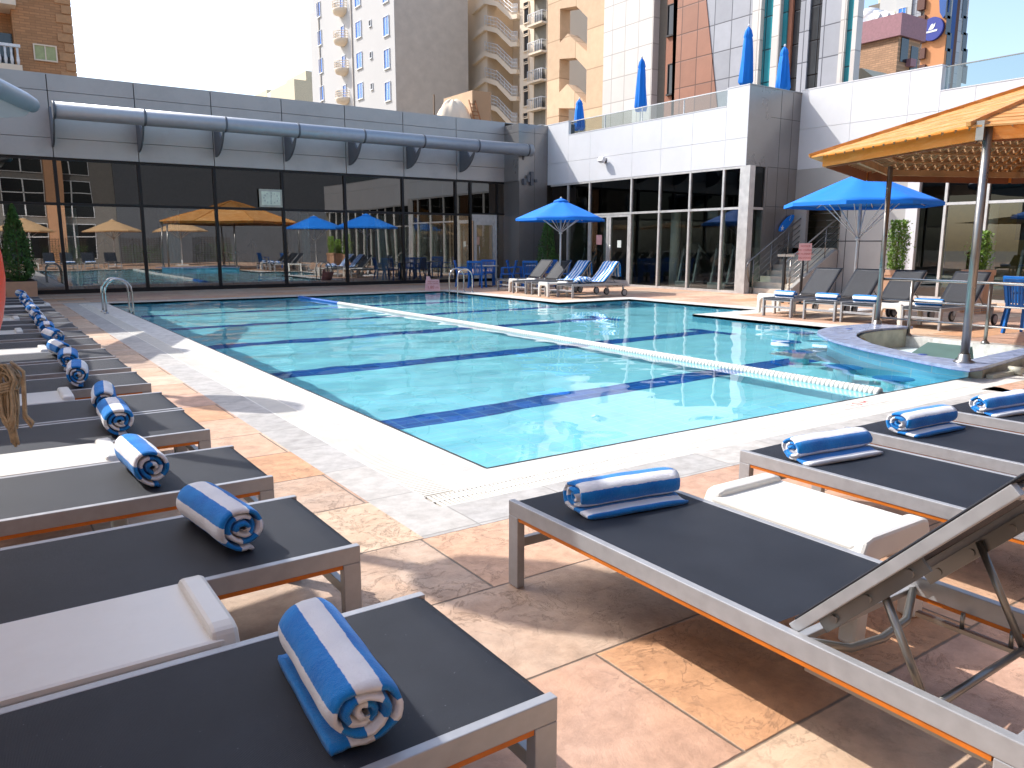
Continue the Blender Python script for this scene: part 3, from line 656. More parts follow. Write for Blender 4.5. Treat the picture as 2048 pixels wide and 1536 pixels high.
# ------------------------------------------------------------------ stairs
st_ = thing('outdoor_staircase', 'pale stone stairs with steel railings rising beside the metal wall', 'stairs', (20, 14.7, 0))
g = MB()
for k in range(8): g.box(19.40 + .3 * k, XB + 1.2 if k == 7 else 19.40 + .3 * (k + 1) + .02, 14.12, YC - .01, .0 if k == 0 else .17 * k - .001, .17 * (k + 1))
g.build('steps', 'step', st_)
g = MB(); g.prism_ax([(19.35, 0), (21.49, 0), (21.49, 1.32), (21.4, 1.32), (19.35, .2)], 13.98, 14.118, lambda a, b_, t: (a, t, b_)); g.build('side_wall', 'clad', st_)
g = MB(); g.box(XB + 1.2, XB + 1.3, 14.1, YC, 0, 3.7); g.box(XB + .12, XB + 1.2, 14.0, 14.1, 1.3, 3.7); g.build('landing_wall', 'interior', st_)
for y, x0 in ((14.05, 19.30), (15.35, 19.30)):
    g = MB(); sl_ = 1.36 / 2.45
    g.tube([(x0 - .1, y, .35), (x0 - .25, y, .85), (x0 - .1, y, 1.0), (x0 + 2.45, y, 1.0 + 1.4), (x0 + 2.95, y, 2.42)], .026, 8); g.build('handrail', 'steel', st_)
    for k in range(4):
        g = MB(); z = .3 + .17 * k; g.tube([(x0 + .0, y, z), (x0 + 2.45, y, z + 1.4)], .011, 6); g.build('rail_bar', 'steel', st_)
    for k in range(4):
        g = MB(); x = x0 + .05 + .8 * k; zb = max(.0, (x - 19.40) * sl_ + (.1 if y < 15 else 0)); g.cyl(x, y, zb, (x - x0) * .571 + .95 + .05, .018, 8); g.build('post', 'steel', st_)
g = MB(); g.tube([(21.9, 14.2, 2.42), (21.9, 15.5, 2.42)], .024, 8)
for k in range(4): g.tube([(21.9, 14.2, 1.6 + .2 * k), (21.9, 15.5, 1.6 + .2 * k)], .01, 6)
g.build('landing_rail', 'steel', st_)
# wall decoration and signs
sb = thing('surfboard_sign', 'blue surfboard shaped sign with white starfish tilted on metal wall above stairs', 'sign', (21.05, YC - .06, 2.12))
g = MB(); pts = []
for k in range(28):
    a = 2 * pi * k / 28; u = .42 * cos(a); v_ = .13 * sin(a) * (1 if abs(cos(a)) < .8 else .9); pts.append((u, v_))
ca, sa = cos(.62), sin(.62)
g.prism_ax(pts, YC - .09, YC - .05, lambda a, b_, t: (21.05 + a * ca - b_ * sa, t, 2.12 + a * sa + b_ * ca)); g.build('board', 'blue_fab', sb)
g = MB(); pts = [((.09 if k % 2 == 0 else .035) * cos(pi / 2 + k * pi / 5), (.09 if k % 2 == 0 else .035) * sin(pi / 2 + k * pi / 5)) for k in range(10)]
g.prism_ax(pts, YC - .10, YC - .0905, lambda a, b_, t: (21.05 - .27 * ca + a, t, 2.12 - .27 * sa + b_)); g.build('starfish', 'white_m', sb)
g = MB()
for k in range(4): g.tube([(21.05 + .12 + .02 * k, YC - .095, 2.2 + .05 * k), (21.16 + .02 * k, YC - .095, 2.24 + .05 * k)], .006, 5)
g.build('stroke', 'white_m', sb)
s2 = thing('notice_stand', 'pink notice with red lines on a black post beside the stairs', 'sign', (17.0, 12.0, 0))
g = MB(); g.cyl(17.0, 12.0, 0, 1.2, .035, 10); g.box(16.8, 17.2, 11.8, 12.2, 0, .02); g.build('post', 'black', s2)
R2 = (pi / 2, 0, rad(-55))
g = MB(); mt = Matrix.Translation((17.0, 11.95, 1.28)) @ Matrix.Rotation(rad(-55), 4, 'Z'); g.box(-.15, .15, -.03, -.015, -.21, .21, mt); g.build('board', 'pink', s2)
for k, tx in enumerate(('NOTICE', 'NO DIVING', 'NO RUNNING', 'NO FOOD')):
    p_ = mt @ Vector((0, -.033, .14 - .095 * k)); text_part(tx, .062, p_, R2, 'red', s2, 'lettering', .001)
s2b = thing('menu_stand', 'dark portrait panel on stand left of the pink notice', 'sign', (17.0, 12.6, 0))
g = MB(); g.box(-.03, .03, -.03, .03, 0, 1.25, Matrix.Translation((16.9, 12.45, 0))); g.build('post', 'black', s2b)
g = MB(); g.box(-.2, .2, -.02, .0, 1.16, 1.22, Matrix.Translation((16.9, 12.42, 0)) @ Matrix.Rotation(rad(-55), 4, 'Z')); g.build('top_bar', 'step', s2b)
s1 = thing('depth_sign', 'small pink A-board with red lettering at the far pool edge', 'sign', (11.9, 21.82, 0))
m1 = Matrix.Translation((11.93, 21.78, 0)) @ Matrix.Rotation(rad(-28), 4, 'Z') @ Matrix.Rotation(rad(-10), 4, 'X')
g = MB(); g.prism_ax([(-.23, 0), (.23, 0), (.2, .36), (-.06, .36), (-.1, .46), (-.2, .46)], -.01, .01, lambda a, b_, t: tuple(m1 @ Vector((a, t, b_)))); g.build('front_board', 'pink', s1)
g = MB(); g.prism_ax([(-.23, 0), (.23, 0), (.2, .36), (-.2, .36)], -.01, .01, lambda a, b_, t: tuple(Matrix.Translation((0.06, .16, 0)) @ m1 @ Vector((a, t + b_ * .3, b_)))); g.build('back_board', 'pink', s1)
for tx, sz, z in (('DEEP WATER', .055, .29), ('POOL DEPTH', .055, .225), ('1.80 m', .13, .11)):
    text_part(tx, sz, m1 @ Vector((0, -.012, z)), (pi / 2 - rad(10), 0, rad(-28)), 'red', s1, 'lettering', .001)
mk = thing('depth_marker', 'faded red depth number tile let into the white coping', 'pool marker', (6.6, 4.0, .001))
g = MB(); g.box(6.28, 7.02, 3.91, 4.07, .0, .003); g.build('tile', mat('marker_tile', '#e3d8cc', .5), mk)
text_part('1.0 M', .15, (6.65, 3.99, .0035), (0, 0, 0), 'red', mk, 'lettering', .0005)

# ------------------------------------------------------------------ sun loungers (foot end at local x = 0, head towards -x)
def make_lounger(wheels=False, hinge=-1.38, ang=46.5, trim=True):
    t = thing('sun_lounger', 'x', 'sun lounger'); A = rad(ang)
    g = MB()
    for s_ in (-1, 1): g.box(-2.0, 0, s_ * .35 - (.03 if s_ > 0 else -.0), s_ * .35 + (.0 if s_ > 0 else .03), .315, .378)
    g.box(-2.0, -1.96, -.32, .32, .32, .37); g.box(-.045, -.01, -.32, .32, .315, .345)
    g.box(hinge - .015, hinge + .015, -.32, .32, .325, .345)
    g.build('frame', 'frame', t, local=True, bev=.003)
    if trim:
        g = MB()
        for s_ in (-1, 1): g.box(-1.93, -.067, s_ * .337 - .009, s_ * .337 + .009, .299, .3148)
        g.build('trim_strip', 'orange', t, local=True)
    for s_ in (-1, 1):
        y0 = .35 if s_ > 0 else -.312
        g = MB(); g.box(-.066, 0, y0 - .038, y0, 0, .3148); g.build('leg', 'frame', t, local=True, bev=.003)
        if not wheels:
            g = MB(); g.box(-2.0, -1.935, y0 - .038, y0, 0, .3148); g.build('leg', 'frame', t, local=True, bev=.003)
        else:
            g = MB(); g.box(-1.9, -1.86, y0 - .038, y0, .1, .3148); g.build('leg', 'frame', t, local=True)
            g = MB(); g.tube([(-1.88, s_ * .365, .1), (-1.88, s_ * .40, .1)], .1, 24); wv = g.build('wheel', 'black', t, local=True)
            g = MB(); g.tube([(-1.88, s_ * .36, .1), (-1.88, s_ * .405, .1)], .075, 20); g.build('rim', 'frame', wv, local=True)
    g = MB(); g.box(-.045, -.018, -.312, .312, .172, .212); g.build('crossbar', 'frame', t, local=True, bev=.002)
    # woven seat, sagging very slightly between the rails, rolled over the foot tube
    g = MB(); nx_, ny_ = 22, 8; x1 = hinge + .045
    vv = []
    for i in range(nx_ + 1):
        x = -.03 + (x1 + .03) * i / nx_; row = []
        for j in range(ny_ + 1):
            y = -.322 + .644 * j / ny_; sg = (1 - (y / .322) ** 2) * (.006 + .006 * sin(pi * i / nx_))
            row.append(g.b.verts.new((x, y, .3765 - sg)))
        vv.append(row)
    r0 = []
    for j in range(ny_ + 1):
        p = vv[0][j].co; r0.append(p.y)
    for (dx, dz) in ((.024, -.008), (.03, -.03), (.0, -.05)):
        row = [g.b.verts.new((-.03 + dx, y, .3735 + dz)) for y in r0]; vv.insert(0, row)
    for a, b_ in zip(vv, vv[1:]):
        for j in range(ny_): g.b.faces.new((a[j], a[j + 1], b_[j + 1], b_[j])).smooth = True
    g.build('seat_sling', 'sling', t, local=True)
    # backrest
    ux, uz = -cos(A), sin(A); L = .76; hx, hz = hinge - .0, .375
    g = MB()
    for s_ in (-1, 1): g.bar((hx, s_ * .305, hz), (hx + ux * L, s_ * .305, hz + uz * L), .026, .032, bev=.003)
    g.bar((hx + ux * (L - .02), -.29, hz + uz * (L - .02)), (hx + ux * (L - .02), .29, hz + uz * (L - .02)), .03, .03)
    g.build('backrest_frame', 'frame', t, local=True)
    g = MB(); nn = Vector((uz, 0, -ux)) ; vv = []
    for i in range(13):
        k = .03 + (L - .0) * i / 12; row = []
        for j in range(ny_ + 1):
            y = -.318 + .636 * j / ny_; sg = (1 - (y / .318) ** 2) * .014 * sin(pi * i / 12) - .0185
            row.append(g.b.verts.new((hx + ux * k - nn.x * sg, y, hz + uz * k - nn.z * sg)))
        vv.append(row)
    for a, b_ in zip(vv, vv[1:]):
        for j in range(ny_): g.b.faces.new((a[j], a[j + 1], b_[j + 1], b_[j])).smooth = True
    o = g.build('backrest_sling', 'sling', t, local=True); md = o.modifiers.new('s', 'SOLIDIFY'); md.thickness = .006; md.offset = 0
    bx, bz = hx + ux * .34, hz + uz * .34
    fx_ = -1.745
    for s_ in (-1, 1):
        g = MB(); g.tube([(bx + .02, s_ * .262, bz - .045), (fx_, s_ * .262, .298)], .011, 8); g.build('support_strut', 'frame2', t, local=True)
        g = MB(); g.bar((hx + ux * .10, s_ * .275, hz + uz * .10 - .045), (hx + ux * .48, s_ * .275, hz + uz * .48 - .045), .01, .042)
        for q in (.15, .28, .43): g.tube([(hx + ux * q, s_ * .266, hz + uz * q - .045), (hx + ux * q, s_ * .288, hz + uz * q - .045)], .012, 8)
        g.build('support_plate', 'frame2', t, local=True)
        g = MB(); g.box(-1.97, hinge - .04, s_ * .292 - .012, s_ * .292 + .012, .262, .276)
        for q in (-1.56, -1.70, -1.80, -1.90): g.cyl(q, s_ * .292, .276, .325, .007, 8)
        g.build('ratchet_rail', 'frame2', t, local=True)
    g = MB(); g.tube([(fx_, -.262, .298), (fx_, .262, .298)], .011, 8); g.build('strut_bar', 'frame2', t, local=True)
    g = MB(); g.tube([(hx - .02, -.29, .34), (hx - .08, -.15, .30), (hx - .09, 0, .29), (hx - .08, .15, .30), (hx - .02, .29, .34)], .013, 8); g.build('bent_bar', 'frame2', t, local=True)
    return t
def make_table():
    t = thing('side_table', 'x', 'side table')                # local: long axis x, .75 x .46, top .40
    g = MB(); g.box(-.335, .335, -.228, .228, .335, .385, bev=.014)
    o = g.build('table_top', 'white_pl', t, local=True, smooth=False)
    for s_ in (-1, 1):
        g = MB(); pr = [(-.235, 0), (-.165, 0), (-.15, .26), (-.11, .312), (.11, .312), (.15, .26), (.165, 0), (.235, 0), (.23, .36), (.21, .405), (.17, .415), (-.17, .415), (-.21, .405), (-.23, .36)]
        xa_, xb_ = (.30, .375) if s_ > 0 else (-.375, -.30)
        g.prism_ax(pr, xa_, xb_, lambda a, b_, q: (q, a, b_)); g.build('leg_frame', 'white_pl', t, local=True, bev=.014)
    return t
def make_towel(seed, R0=.078, L=.47, flap=.10, ph=0.0, per=.155, squash=.9):
    """rolled towel: one long ribbon wound into a roll, axis along local x, resting on z = 0"""
    rn = random.Random(seed); g = MB(); uvl = g.b.loops.layers.uv.new('UVMap')
    th = .0225; a_ = .0245 / (2 * pi); path = []; s_len = 0; turns = (R0 - .014) / .0245
    N = int(turns * 26)
    off = [rn.uniform(0, 2 * pi) for _ in range(4)]
    def rr(t_):
        r = .003 + a_ * t_
        return r * (1 + .05 * sin(2 * t_ + off[0]) * min(1, r / .03) + .03 * sin(3.1 * t_ + off[1]))
    tend = turns * 2 * pi; tfin = -pi / 2; t0 = tfin - tend
    for i in range(N + 1):
        t_ = tend * i / N; r = rr(t_); an = t0 + t_
        path.append(Vector((cos(an) * r, sin(an) * r * squash)))
    last = path[-1]
    for k in range(1, 7): path.append(Vector((last.x + flap * k / 6, last.y + (-.002 + .004 * sin(k)) )))
    zb = min(p.y for p in path) - th / 2
    path = [Vector((p.x, p.y - zb)) for p in path]
    nl = 16
    cum = [0]
    for p, q in zip(path, path[1:]): cum.append(cum[-1] + (q - p).length)
    tot = cum[-1]
    outer, inner = [], []
    for i, p in enumerate(path):
        d = (path[min(i + 1, len(path) - 1)] - path[max(i - 1, 0)]).normalized(); nrm = Vector((d.y, -d.x))
        rowo, rowi = [], []
        for j in range(nl + 1):
            q = j / nl; e = 1 - .5 * (abs(2 * q - 1) ** 10)
            wig = .0022 * sin(7 * q + i * .21 + off[2]) + .0016 * sin(17 * q + i * .5)
            tl = (rn.random() - .5) * .004 if j in (0, nl) else 0
            xo = (q - .5) * L + .010 * sin(cum[i] * 17 + off[3]) * (2 * q - 1) + tl + (.004 * sin(cum[i] * 60) if j in (0, nl) else 0)
            po = p + nrm * (th / 2 * e + wig * .5); pi_ = p - nrm * (th / 2 * e - wig * .5)
            rowo.append(g.b.verts.new((xo, po.x, max(.0005, po.y)))); rowi.append(g.b.verts.new((xo, pi_.x, max(.0005, pi_.y))))
        outer.append(rowo); inner.append(rowi)
    def face(vs, us):
        try: f = g.b.faces.new(vs)
        except ValueError: return
        f.smooth = True
        for l, u in zip(f.loops, us): l[uvl].uv = (u, 0)
    U = [(tot - x) / per + ph for x in cum]
    for i in range(len(path) - 1):
        for j in range(nl):
            face((outer[i][j], outer[i][j + 1], outer[i + 1][j + 1], outer[i + 1][j]), (U[i], U[i], U[i + 1], U[i + 1]))
            face((inner[i][j + 1], inner[i][j], inner[i + 1][j], inner[i + 1][j + 1]), (U[i], U[i], U[i + 1], U[i + 1]))
        face((outer[i][0], outer[i + 1][0], inner[i + 1][0], inner[i][0]), (U[i], U[i + 1], U[i + 1], U[i]))
        face((outer[i + 1][nl], outer[i][nl], inner[i][nl], inner[i + 1][nl]), (U[i + 1], U[i], U[i], U[i + 1]))
    for j in range(nl): face((outer[-1][j], outer[-1][j + 1], inner[-1][j + 1], inner[-1][j]), (U[-1],) * 4)
    me = bpy.data.meshes.new('rolled_towel'); g.b.to_mesh(me); g.b.free()
    o = bpy.data.objects.new('rolled_towel', me); COL.objects.link(o); me.materials.append(M['towel']); return o
tw = [make_towel(11, .092, .47, .075, .12, per=.112), make_towel(12, .090, .46, .03, .55, per=.115, squash=.95), make_towel(13, .082, .50, .11, .35, per=.098, squash=.84), make_towel(14, .086, .46, .04, .8, per=.108), make_towel(15, .088, .45, .02, .25, per=.12, squash=1.0), make_towel(16, .080, .52, .13, .6, per=.102, squash=.8)]
tw_used = [False] * 6
def place_towel(k, x, y, z, rz, label, group='rolled striped towels'):
    o = tw[k] if not tw_used[k] else tw[k].copy()
    if tw_used[k]: COL.objects.link(o)
    tw_used[k] = True; o.location = (x, y, z); o.rotation_euler = (0, 0, rz); tag(o, label, 'towel', group); return o
la = make_lounger(); lb_ = make_lounger(True, hinge=-1.2, ang=47, trim=False)
first = True
left_y = [1.34, 2.497, 3.515, 4.65, 5.385, 6.50, 7.45, 8.30, 9.42, 10.37, 11.5, 12.3, 13.45, 14.25, 15.05, 16.3, 17.1, 17.95]
ordn = ['nearest', 'second', 'third', 'fourth', 'fifth', 'sixth', 'seventh', 'eighth', 'ninth', 'tenth', 'eleventh', 'twelfth', 'thirteenth', 'fourteenth', 'fifteenth', 'sixteenth', 'seventeenth', 'farthest']
extra = {0: 'dark lounger at bottom left corner under the biggest unrolled towel', 1: 'dark lounger behind the nearest white table on the left', 2: 'left row lounger with sunlit ribbed mesh at left edge', 3: 'left row lounger just beyond the sunlit white table', 4: 'left row lounger directly behind the hanging rope coil'}
for k, y in enumerate(left_y):
    o = la if k == 0 else copy_tree(la)
    o.location = (1.058 + random.uniform(-.008, .012), y + .35, .003); o.rotation_euler.z = rad(random.uniform(-.5, .5)) if k > 2 else 0
    o['label'] = extra.get(k, f'{ordn[k]} dark lounger from the camera in the left row'); o['group'] = 'loungers in the left row'
    tx = (.615, .67, .565, .61, .63, .60, .61, .62, .64, .66, .66, .67, .68, .70, .70, .72, .73, .74)[k]
    ty = (1.655, 2.91, 3.885)[k] if k < 3 else y + .36
    lbl = ['large loosely rolled towel with blue flap on the lounger at bottom left', 'rolled towel with curled swirl end on the second left lounger', 'sunlit rolled towel on the lounger with ribbed mesh'][k] if k < 3 else f'rolled striped towel on the {ordn[k]} lounger of the left row'
    rz = rad(90) + (rad(180) if k in (1, 2) else rad(180 if k % 2 else 0)) + rad((-4, 7, 3)[k] if k < 3 else random.uniform(-7, 7))
    place_towel((0, 1, 4)[k] if k < 3 else (1, 3, 4)[k % 3], tx, ty, .372, rz, lbl)
for k, (x, y, wsc, lab) in enumerate(((2.131, 2.615, 1, 'front right lounger with raised backrest and steel struts'), (3.60, 2.60, 1, 'right lounger just behind the sunlit white table'), (4.545, 2.60, 1, 'right lounger between two others, towel at its foot'), (5.54, 2.60, 1, 'lounger cut by the right edge, third towel on it'), (6.73, 2.61, 1, 'lounger tip behind the towel at the right edge'))):
    o = copy_tree(la); o.location = (x, y, .003); o.rotation_euler.z = rad(90) + rad((0, .4, -.3, .3, 0)[k]); o['label'] = lab; o['group'] = 'loungers at the right foreground'
place_towel(2, 2.165, 2.31, .372, rad(171), 'rolled towel with unrolled flap on the front right lounger')
place_towel(5, 3.57, 2.30, .372, rad(173), 'rolled towel on the lounger behind the white table')
place_towel(2, 4.54, 2.31, .372, rad(176), 'rolled towel on the second lounger behind the white table')
place_towel(5, 5.52, 2.31, .372, rad(174), 'rolled towel cut off by the right edge')
# deck chairs by the gym set-back
for k, (x, y) in enumerate(((13.48, 10.06), (13.5, 9.1), (13.55, 8.33), (13.58, 7.15))):
    o = lb_ if k == 0 else copy_tree(lb_); o.location = (x, y, .003); o.rotation_euler.z = pi + rad((0, 1, -1, 0)[k])
    o['label'] = ['grey wheeled lounger nearest the stairs', 'grey wheeled lounger second from the stairs', 'grey wheeled lounger behind the thin gazebo post', 'grey wheeled lounger behind the thick gazebo post'][k]; o['group'] = 'wheeled loungers by the stairs'
    place_towel(3, x + .30, y + .02, .372, rad(90 + 3 * k), ['rolled towel on the lounger nearest the stairs', 'rolled towel on the second lounger from the stairs', 'rolled towel partly behind the thin gazebo post', 'rolled towel seen between the gazebo posts'][k], 'rolled striped towels')
far_l = [(13.42, 16.98), (13.42, 18.2), (13.4, 19.15), (13.75, 20.5)]
for k, (x, y) in enumerate(far_l):
    o = copy_tree(lb_); o.location = (x, y, .003); o.rotation_euler.z = pi
    o['label'] = ['far lounger with a striped towel draped over its backrest', 'dark far lounger under the small blue parasol with draped towel behind', 'dark far lounger left of the parasol pole', 'dark far lounger beside the blue dining chairs'][k]; o['group'] = 'wheeled loungers under the small parasol'
# side tables
tb = make_table(); first = True
for x, y, rz, lb in ((.135, 2.29, 0, 'shaded white plastic side table at lower left'), (.15, 4.44, 0, 'sunlit white side table between the third and fourth left loungers'), (.12, 6.30, 0, 'white side table behind the rope coil'),
                     (.17, 9.22, 0, 'half sunlit white side table between the eighth and ninth left loungers'), (.05, 11.28, 0, 'white side table far left by the lifebuoy'), (.1, 13.25, 0, 'small looking white side table far down the left row'), (.68, 16.0, 0, 'white side table near the end of the left row'),
                     (2.745, 1.82, 90, 'bright sunlit white side table between the right foreground loungers'), (14.4, 10.75, 0, 'white side table left of the lounger nearest the stairs'), (13.95, 7.72, 0, 'white side table behind the gazebo railing'), (13.5, 17.58, 0, 'white side table among the far loungers'), (14.0, 19.8, 0, 'white side table beside the blue dining chairs')):
    o = tb if first else copy_tree(tb); first = False
    o.location = (x, y, .002); o.rotation_euler.z = rad(rz); o['label'] = lb; o['group'] = 'white plastic side tables'
# towels draped over far backrests
def draped(x0, y0, w_, seed, label, s_end=.9):
    rn = random.Random(seed); g = MB(); uvl = g.b.loops.layers.uv.new('UVMap')
    A = rad(47); hx, hz = x0 + 1.2, .40; prof = []
    prof += [(hx - .28, hz + .02), (hx - .1, hz + .015)]
    for k in range(8): prof.append((hx + cos(A) * .1 * k, hz + .02 + sin(A) * .1 * k))
    tx, tz = prof[-1]; prof += [(tx + .05, tz + .04), (tx + .09, tz), (tx + .10, tz - .12), (tx + .09, tz - .26), (tx + .11, tz - .38)]
    rows = []
    for i, (x, z) in enumerate(prof):
        rows.append([g.b.verts.new((x + rn.uniform(-.008, .008), y0 - w_ / 2 + w_ * j / 10 + .02 * sin(i * .8), z + .008 * sin(j * 1.3 + i))) for j in range(11)])
    for a, b_ in zip(rows, rows[1:]):
        for j in range(10):
            f = g.b.faces.new((a[j], a[j + 1], b_[j + 1], b_[j])); f.smooth = True
            for l, u in zip(f.loops, (j, j + 1, j + 1, j)): l[uvl].uv = (u * w_ / 10 / .13, 0)
    me = bpy.data.meshes.new('draped_towel'); g.b.to_mesh(me); g.b.free()
    o = bpy.data.objects.new('draped_towel', me); COL.objects.link(o); me.materials.append(M['towel']); md = o.modifiers.new('solid', 'SOLIDIFY'); md.thickness = .012
    tag(o, label, 'towel'); return o
draped(13.42, 16.98, .62, 3, 'striped towel draped over the backrest nearest the gym glass')
draped(13.42, 18.2, .56, 5, 'striped towel draped over the backrest behind it, under the parasol')
def crumple(x, y, z, seed, label):
    rn = random.Random(seed); g = MB(); uvl = g.b.loops.layers.uv.new('UVMap')
    bmesh.ops.create_uvsphere(g.b, u_segments=28, v_segments=16, radius=1)
    ph = [rn.uniform(0, 6) for _ in range(6)]
    for v in g.b.verts:
        a = math.atan2(v.co.y, v.co.x); r = 1 + .16 * sin(5 * a + ph[0] + v.co.z * 3) + .12 * sin(9 * a + ph[1] - v.co.z * 5)
        v.co = Vector((x + v.co.x * .26 * r, y + v.co.y * .2 * r, z + .08 + max(-.08, v.co.z * .1 * r)))
    for f in g.b.faces:
        f.smooth = True
        for l in f.loops: l[uvl].uv = ((l.vert.co.x * 7 + l.vert.co.z * 9 + sin(l.vert.co.y * 14)), 0)
    me = bpy.data.meshes.new('crumpled_towel'); g.b.to_mesh(me); g.b.free()
    o = bpy.data.objects.new('crumpled_towel', me); COL.objects.link(o); me.materials.append(M['towel']); return tag(o, label, 'towel')
crumple(14.1, 17.0, .372, 4, 'crumpled striped towel lying on the far lounger seat')

# ------------------------------------------------------------------ parasols
def parasol(name, label, x, y, R_, zr, za, n=8, sh=.32, fab='blue_fab', rot=22.5, val=True, group=None, hub=.55):
    t = thing(name, label, 'parasol', (x, y, 0), group=group)
    g = MB(); g.cyl(x, y, .04, za - .03, .028, 14); g.build('pole', 'white_m', t)
    g = MB(); g.box(x - .35, x + .35, y - .35, y + .35, 0, .055, bev=.01); g.cyl(x, y, .055, .35, .045, 14); g.build('base', 'white_m', t)
    cr = [(x + R_ * cos(rad(rot) + 2 * pi * k / n), y + R_ * sin(rad(rot) + 2 * pi * k / n)) for k in range(n)]
    g = MB(); q = 8
    def pt(k, u, v_):          # u 0..1 radius, v along edge
        a, b_ = cr[k], cr[(k + 1) % n]
        ex, ey = a[0] + (b_[0] - a[0]) * v_, a[1] + (b_[1] - a[1]) * v_
        zz = za - (za - zr) * (u ** 1.06) - .035 * sin(pi * v_) * sin(pi * min(1, u)) * u
        return (x + (ex - x) * u, y + (ey - y) * u, zz)
    for k in range(n):
        gr = [[g.b.verts.new(pt(k, .03 + .97 * i / q, j / 4)) for j in range(5)] for i in range(q + 1)]
        for i in range(q):
            for j in range(4): g.b.faces.new((gr[i][j], gr[i][j + 1], gr[i + 1][j + 1], gr[i + 1][j])).smooth = True
    g.build('canopy', fab, t).modifiers.new('s', 'SOLIDIFY').thickness = .004
    if val:
        g = MB()
        for k in range(n):
            a, b_ = cr[k], cr[(k + 1) % n]
            g.quad((a[0], a[1], zr), (b_[0], b_[1], zr), (b_[0], b_[1], zr - .07), (a[0], a[1], zr - .07))
        g.build('valance', fab, t)
        g = MB(); g.lathe([(.24, za - .085), (.21, za - .03), (.05, za + .03), (.0, za + .035)], x, y, 8); g.build('vent_cap', fab, t)
    g = MB(); g.lathe([(.02, za + .03), (.035, za + .05), (.0, za + .09)], x, y, 10); g.cyl(x, y, zr - hub - .03, zr - hub + .03, .055, 12); g.build('finial', 'white_m', t)
    for k in range(n):
        f_ = .62; px_, py_ = x + (cr[k][0] - x) * f_, y + (cr[k][1] - y) * f_; pz = za - (za - zr) * f_ - .03
        g = MB(); g.tube([(x, y, zr - hub), (px_, py_, pz)], .011, 6); g.tube([(x + (cr[k][0] - x) * .03, y + (cr[k][1] - y) * .03, za - .05), (cr[k][0] * .99 + x * .01, cr[k][1] * .99 + y * .01, zr - .015)], .011, 6); g.build('rib', 'white_m', t)
    return t
parasol('parasol', 'small open blue parasol over the far loungers before the gym glass', 15.0, 19.2, 1.42, 2.22, 2.80, hub=.42)
parasol('parasol', 'large open blue parasol right of the stairs behind the gazebo', 16.0, 9.95, 1.62, 2.33, 3.0, n=8, hub=.75)
def closed_parasol(label, x, y, zf, z0, z1):
    t = thing('closed_parasol', label, 'parasol', (x, y, zf), group='furled blue parasols on the terrace')
    g = MB(); g.cyl(x, y, zf, z1, .025, 10); g.build('pole', 'white_m', t)
    g = MB(); n = 20; rings = []; H_ = z1 - z0; rn = random.Random(int(x * 7 + y))
    prof = [(0, .0, .17), (.06, 0, .20), (.3, 0, .17), (.6, 0, .14), (.78, 0, .115), (.80, 0, .10), (.83, 0, .12), (.93, 0, .085), (1, 0, .02)]
    ph = rn.uniform(0, 6)
    for f_, _, r in prof:
        rings.append([g.b.verts.new((x + r * (1 + .28 * sin(7 * a + ph + f_ * 1.5)) * cos(a), y + r * (1 + .28 * sin(7 * a + ph + f_ * 1.5)) * sin(a), z0 + H_ * f_ + (.05 * sin(3 * a) if f_ == 0 else 0))) for a in (2 * pi * k / n for k in range(n))])
    for a, b_ in zip(rings, rings[1:]):
        for k in range(n): g.b.faces.new((a[k], a[(k + 1) % n], b_[(k + 1) % n], b_[k])).smooth = True
    g.b.faces.new(rings[0][::-1]); g.b.faces.new(rings[-1]); g.build('furled_canopy', 'blue_fab', t)
    g = MB(); g.lathe([(.03, z1), (.04, z1 + .03), (.0, z1 + .09)], x, y, 10); g.build('finial', 'white_m', t)
    return t
closed_parasol('furled blue parasol at the left end of the terrace balustrade', 20.6, 25.25, 5.0, 6.0, 7.15)
closed_parasol('furled blue parasol in front of the white tiled tower', 20.6, 21.75, 5.0, 6.27, 8.06)
closed_parasol('tallest furled blue parasol beside the teal glass tower', 20.6, 17.02, 5.0, 6.38, 8.12)
closed_parasol('furled blue parasol above the inner wall corner', 22.3, 16.93, 5.0, 6.4, 7.75)

# ------------------------------------------------------------------ pool furniture: rope, ladders, stools
lr = thing('lane_rope', 'white float lane rope running the length of the pool, blue at far end', 'lane rope', (7.45, 12, -.03))
def rx(y): return 7.45 + .10 * sin((y - 4.15) / 17.35 * pi)
g = MB(); y = 4.25
while y < 18.6:
    x = rx(y); g.tube([(x, y, -.025), (x, y + .006, -.025), (x, y + .047, -.025), (x, y + .053, -.025)], [.036, .055, .055, .036], 12); y += .055
o = g.build('float_string', 'white_pl', lr); o['kind'] = 'stuff'
g = MB()
while y < 21.3:
    x = rx(y); g.tube([(x, y, -.025), (x, y + .006, -.025), (x, y + .047, -.025), (x, y + .053, -.025)], [.036, .055, .055, .036], 12); y += .055
o = g.build('blue_float_string', 'blue_pl', lr); o['kind'] = 'stuff'
g = MB(); g.tube([(rx(y), y, -.015) for y in [4.15 + .87 * k for k in range(21)]], .008, 5); g.build('cable', 'steel', lr)
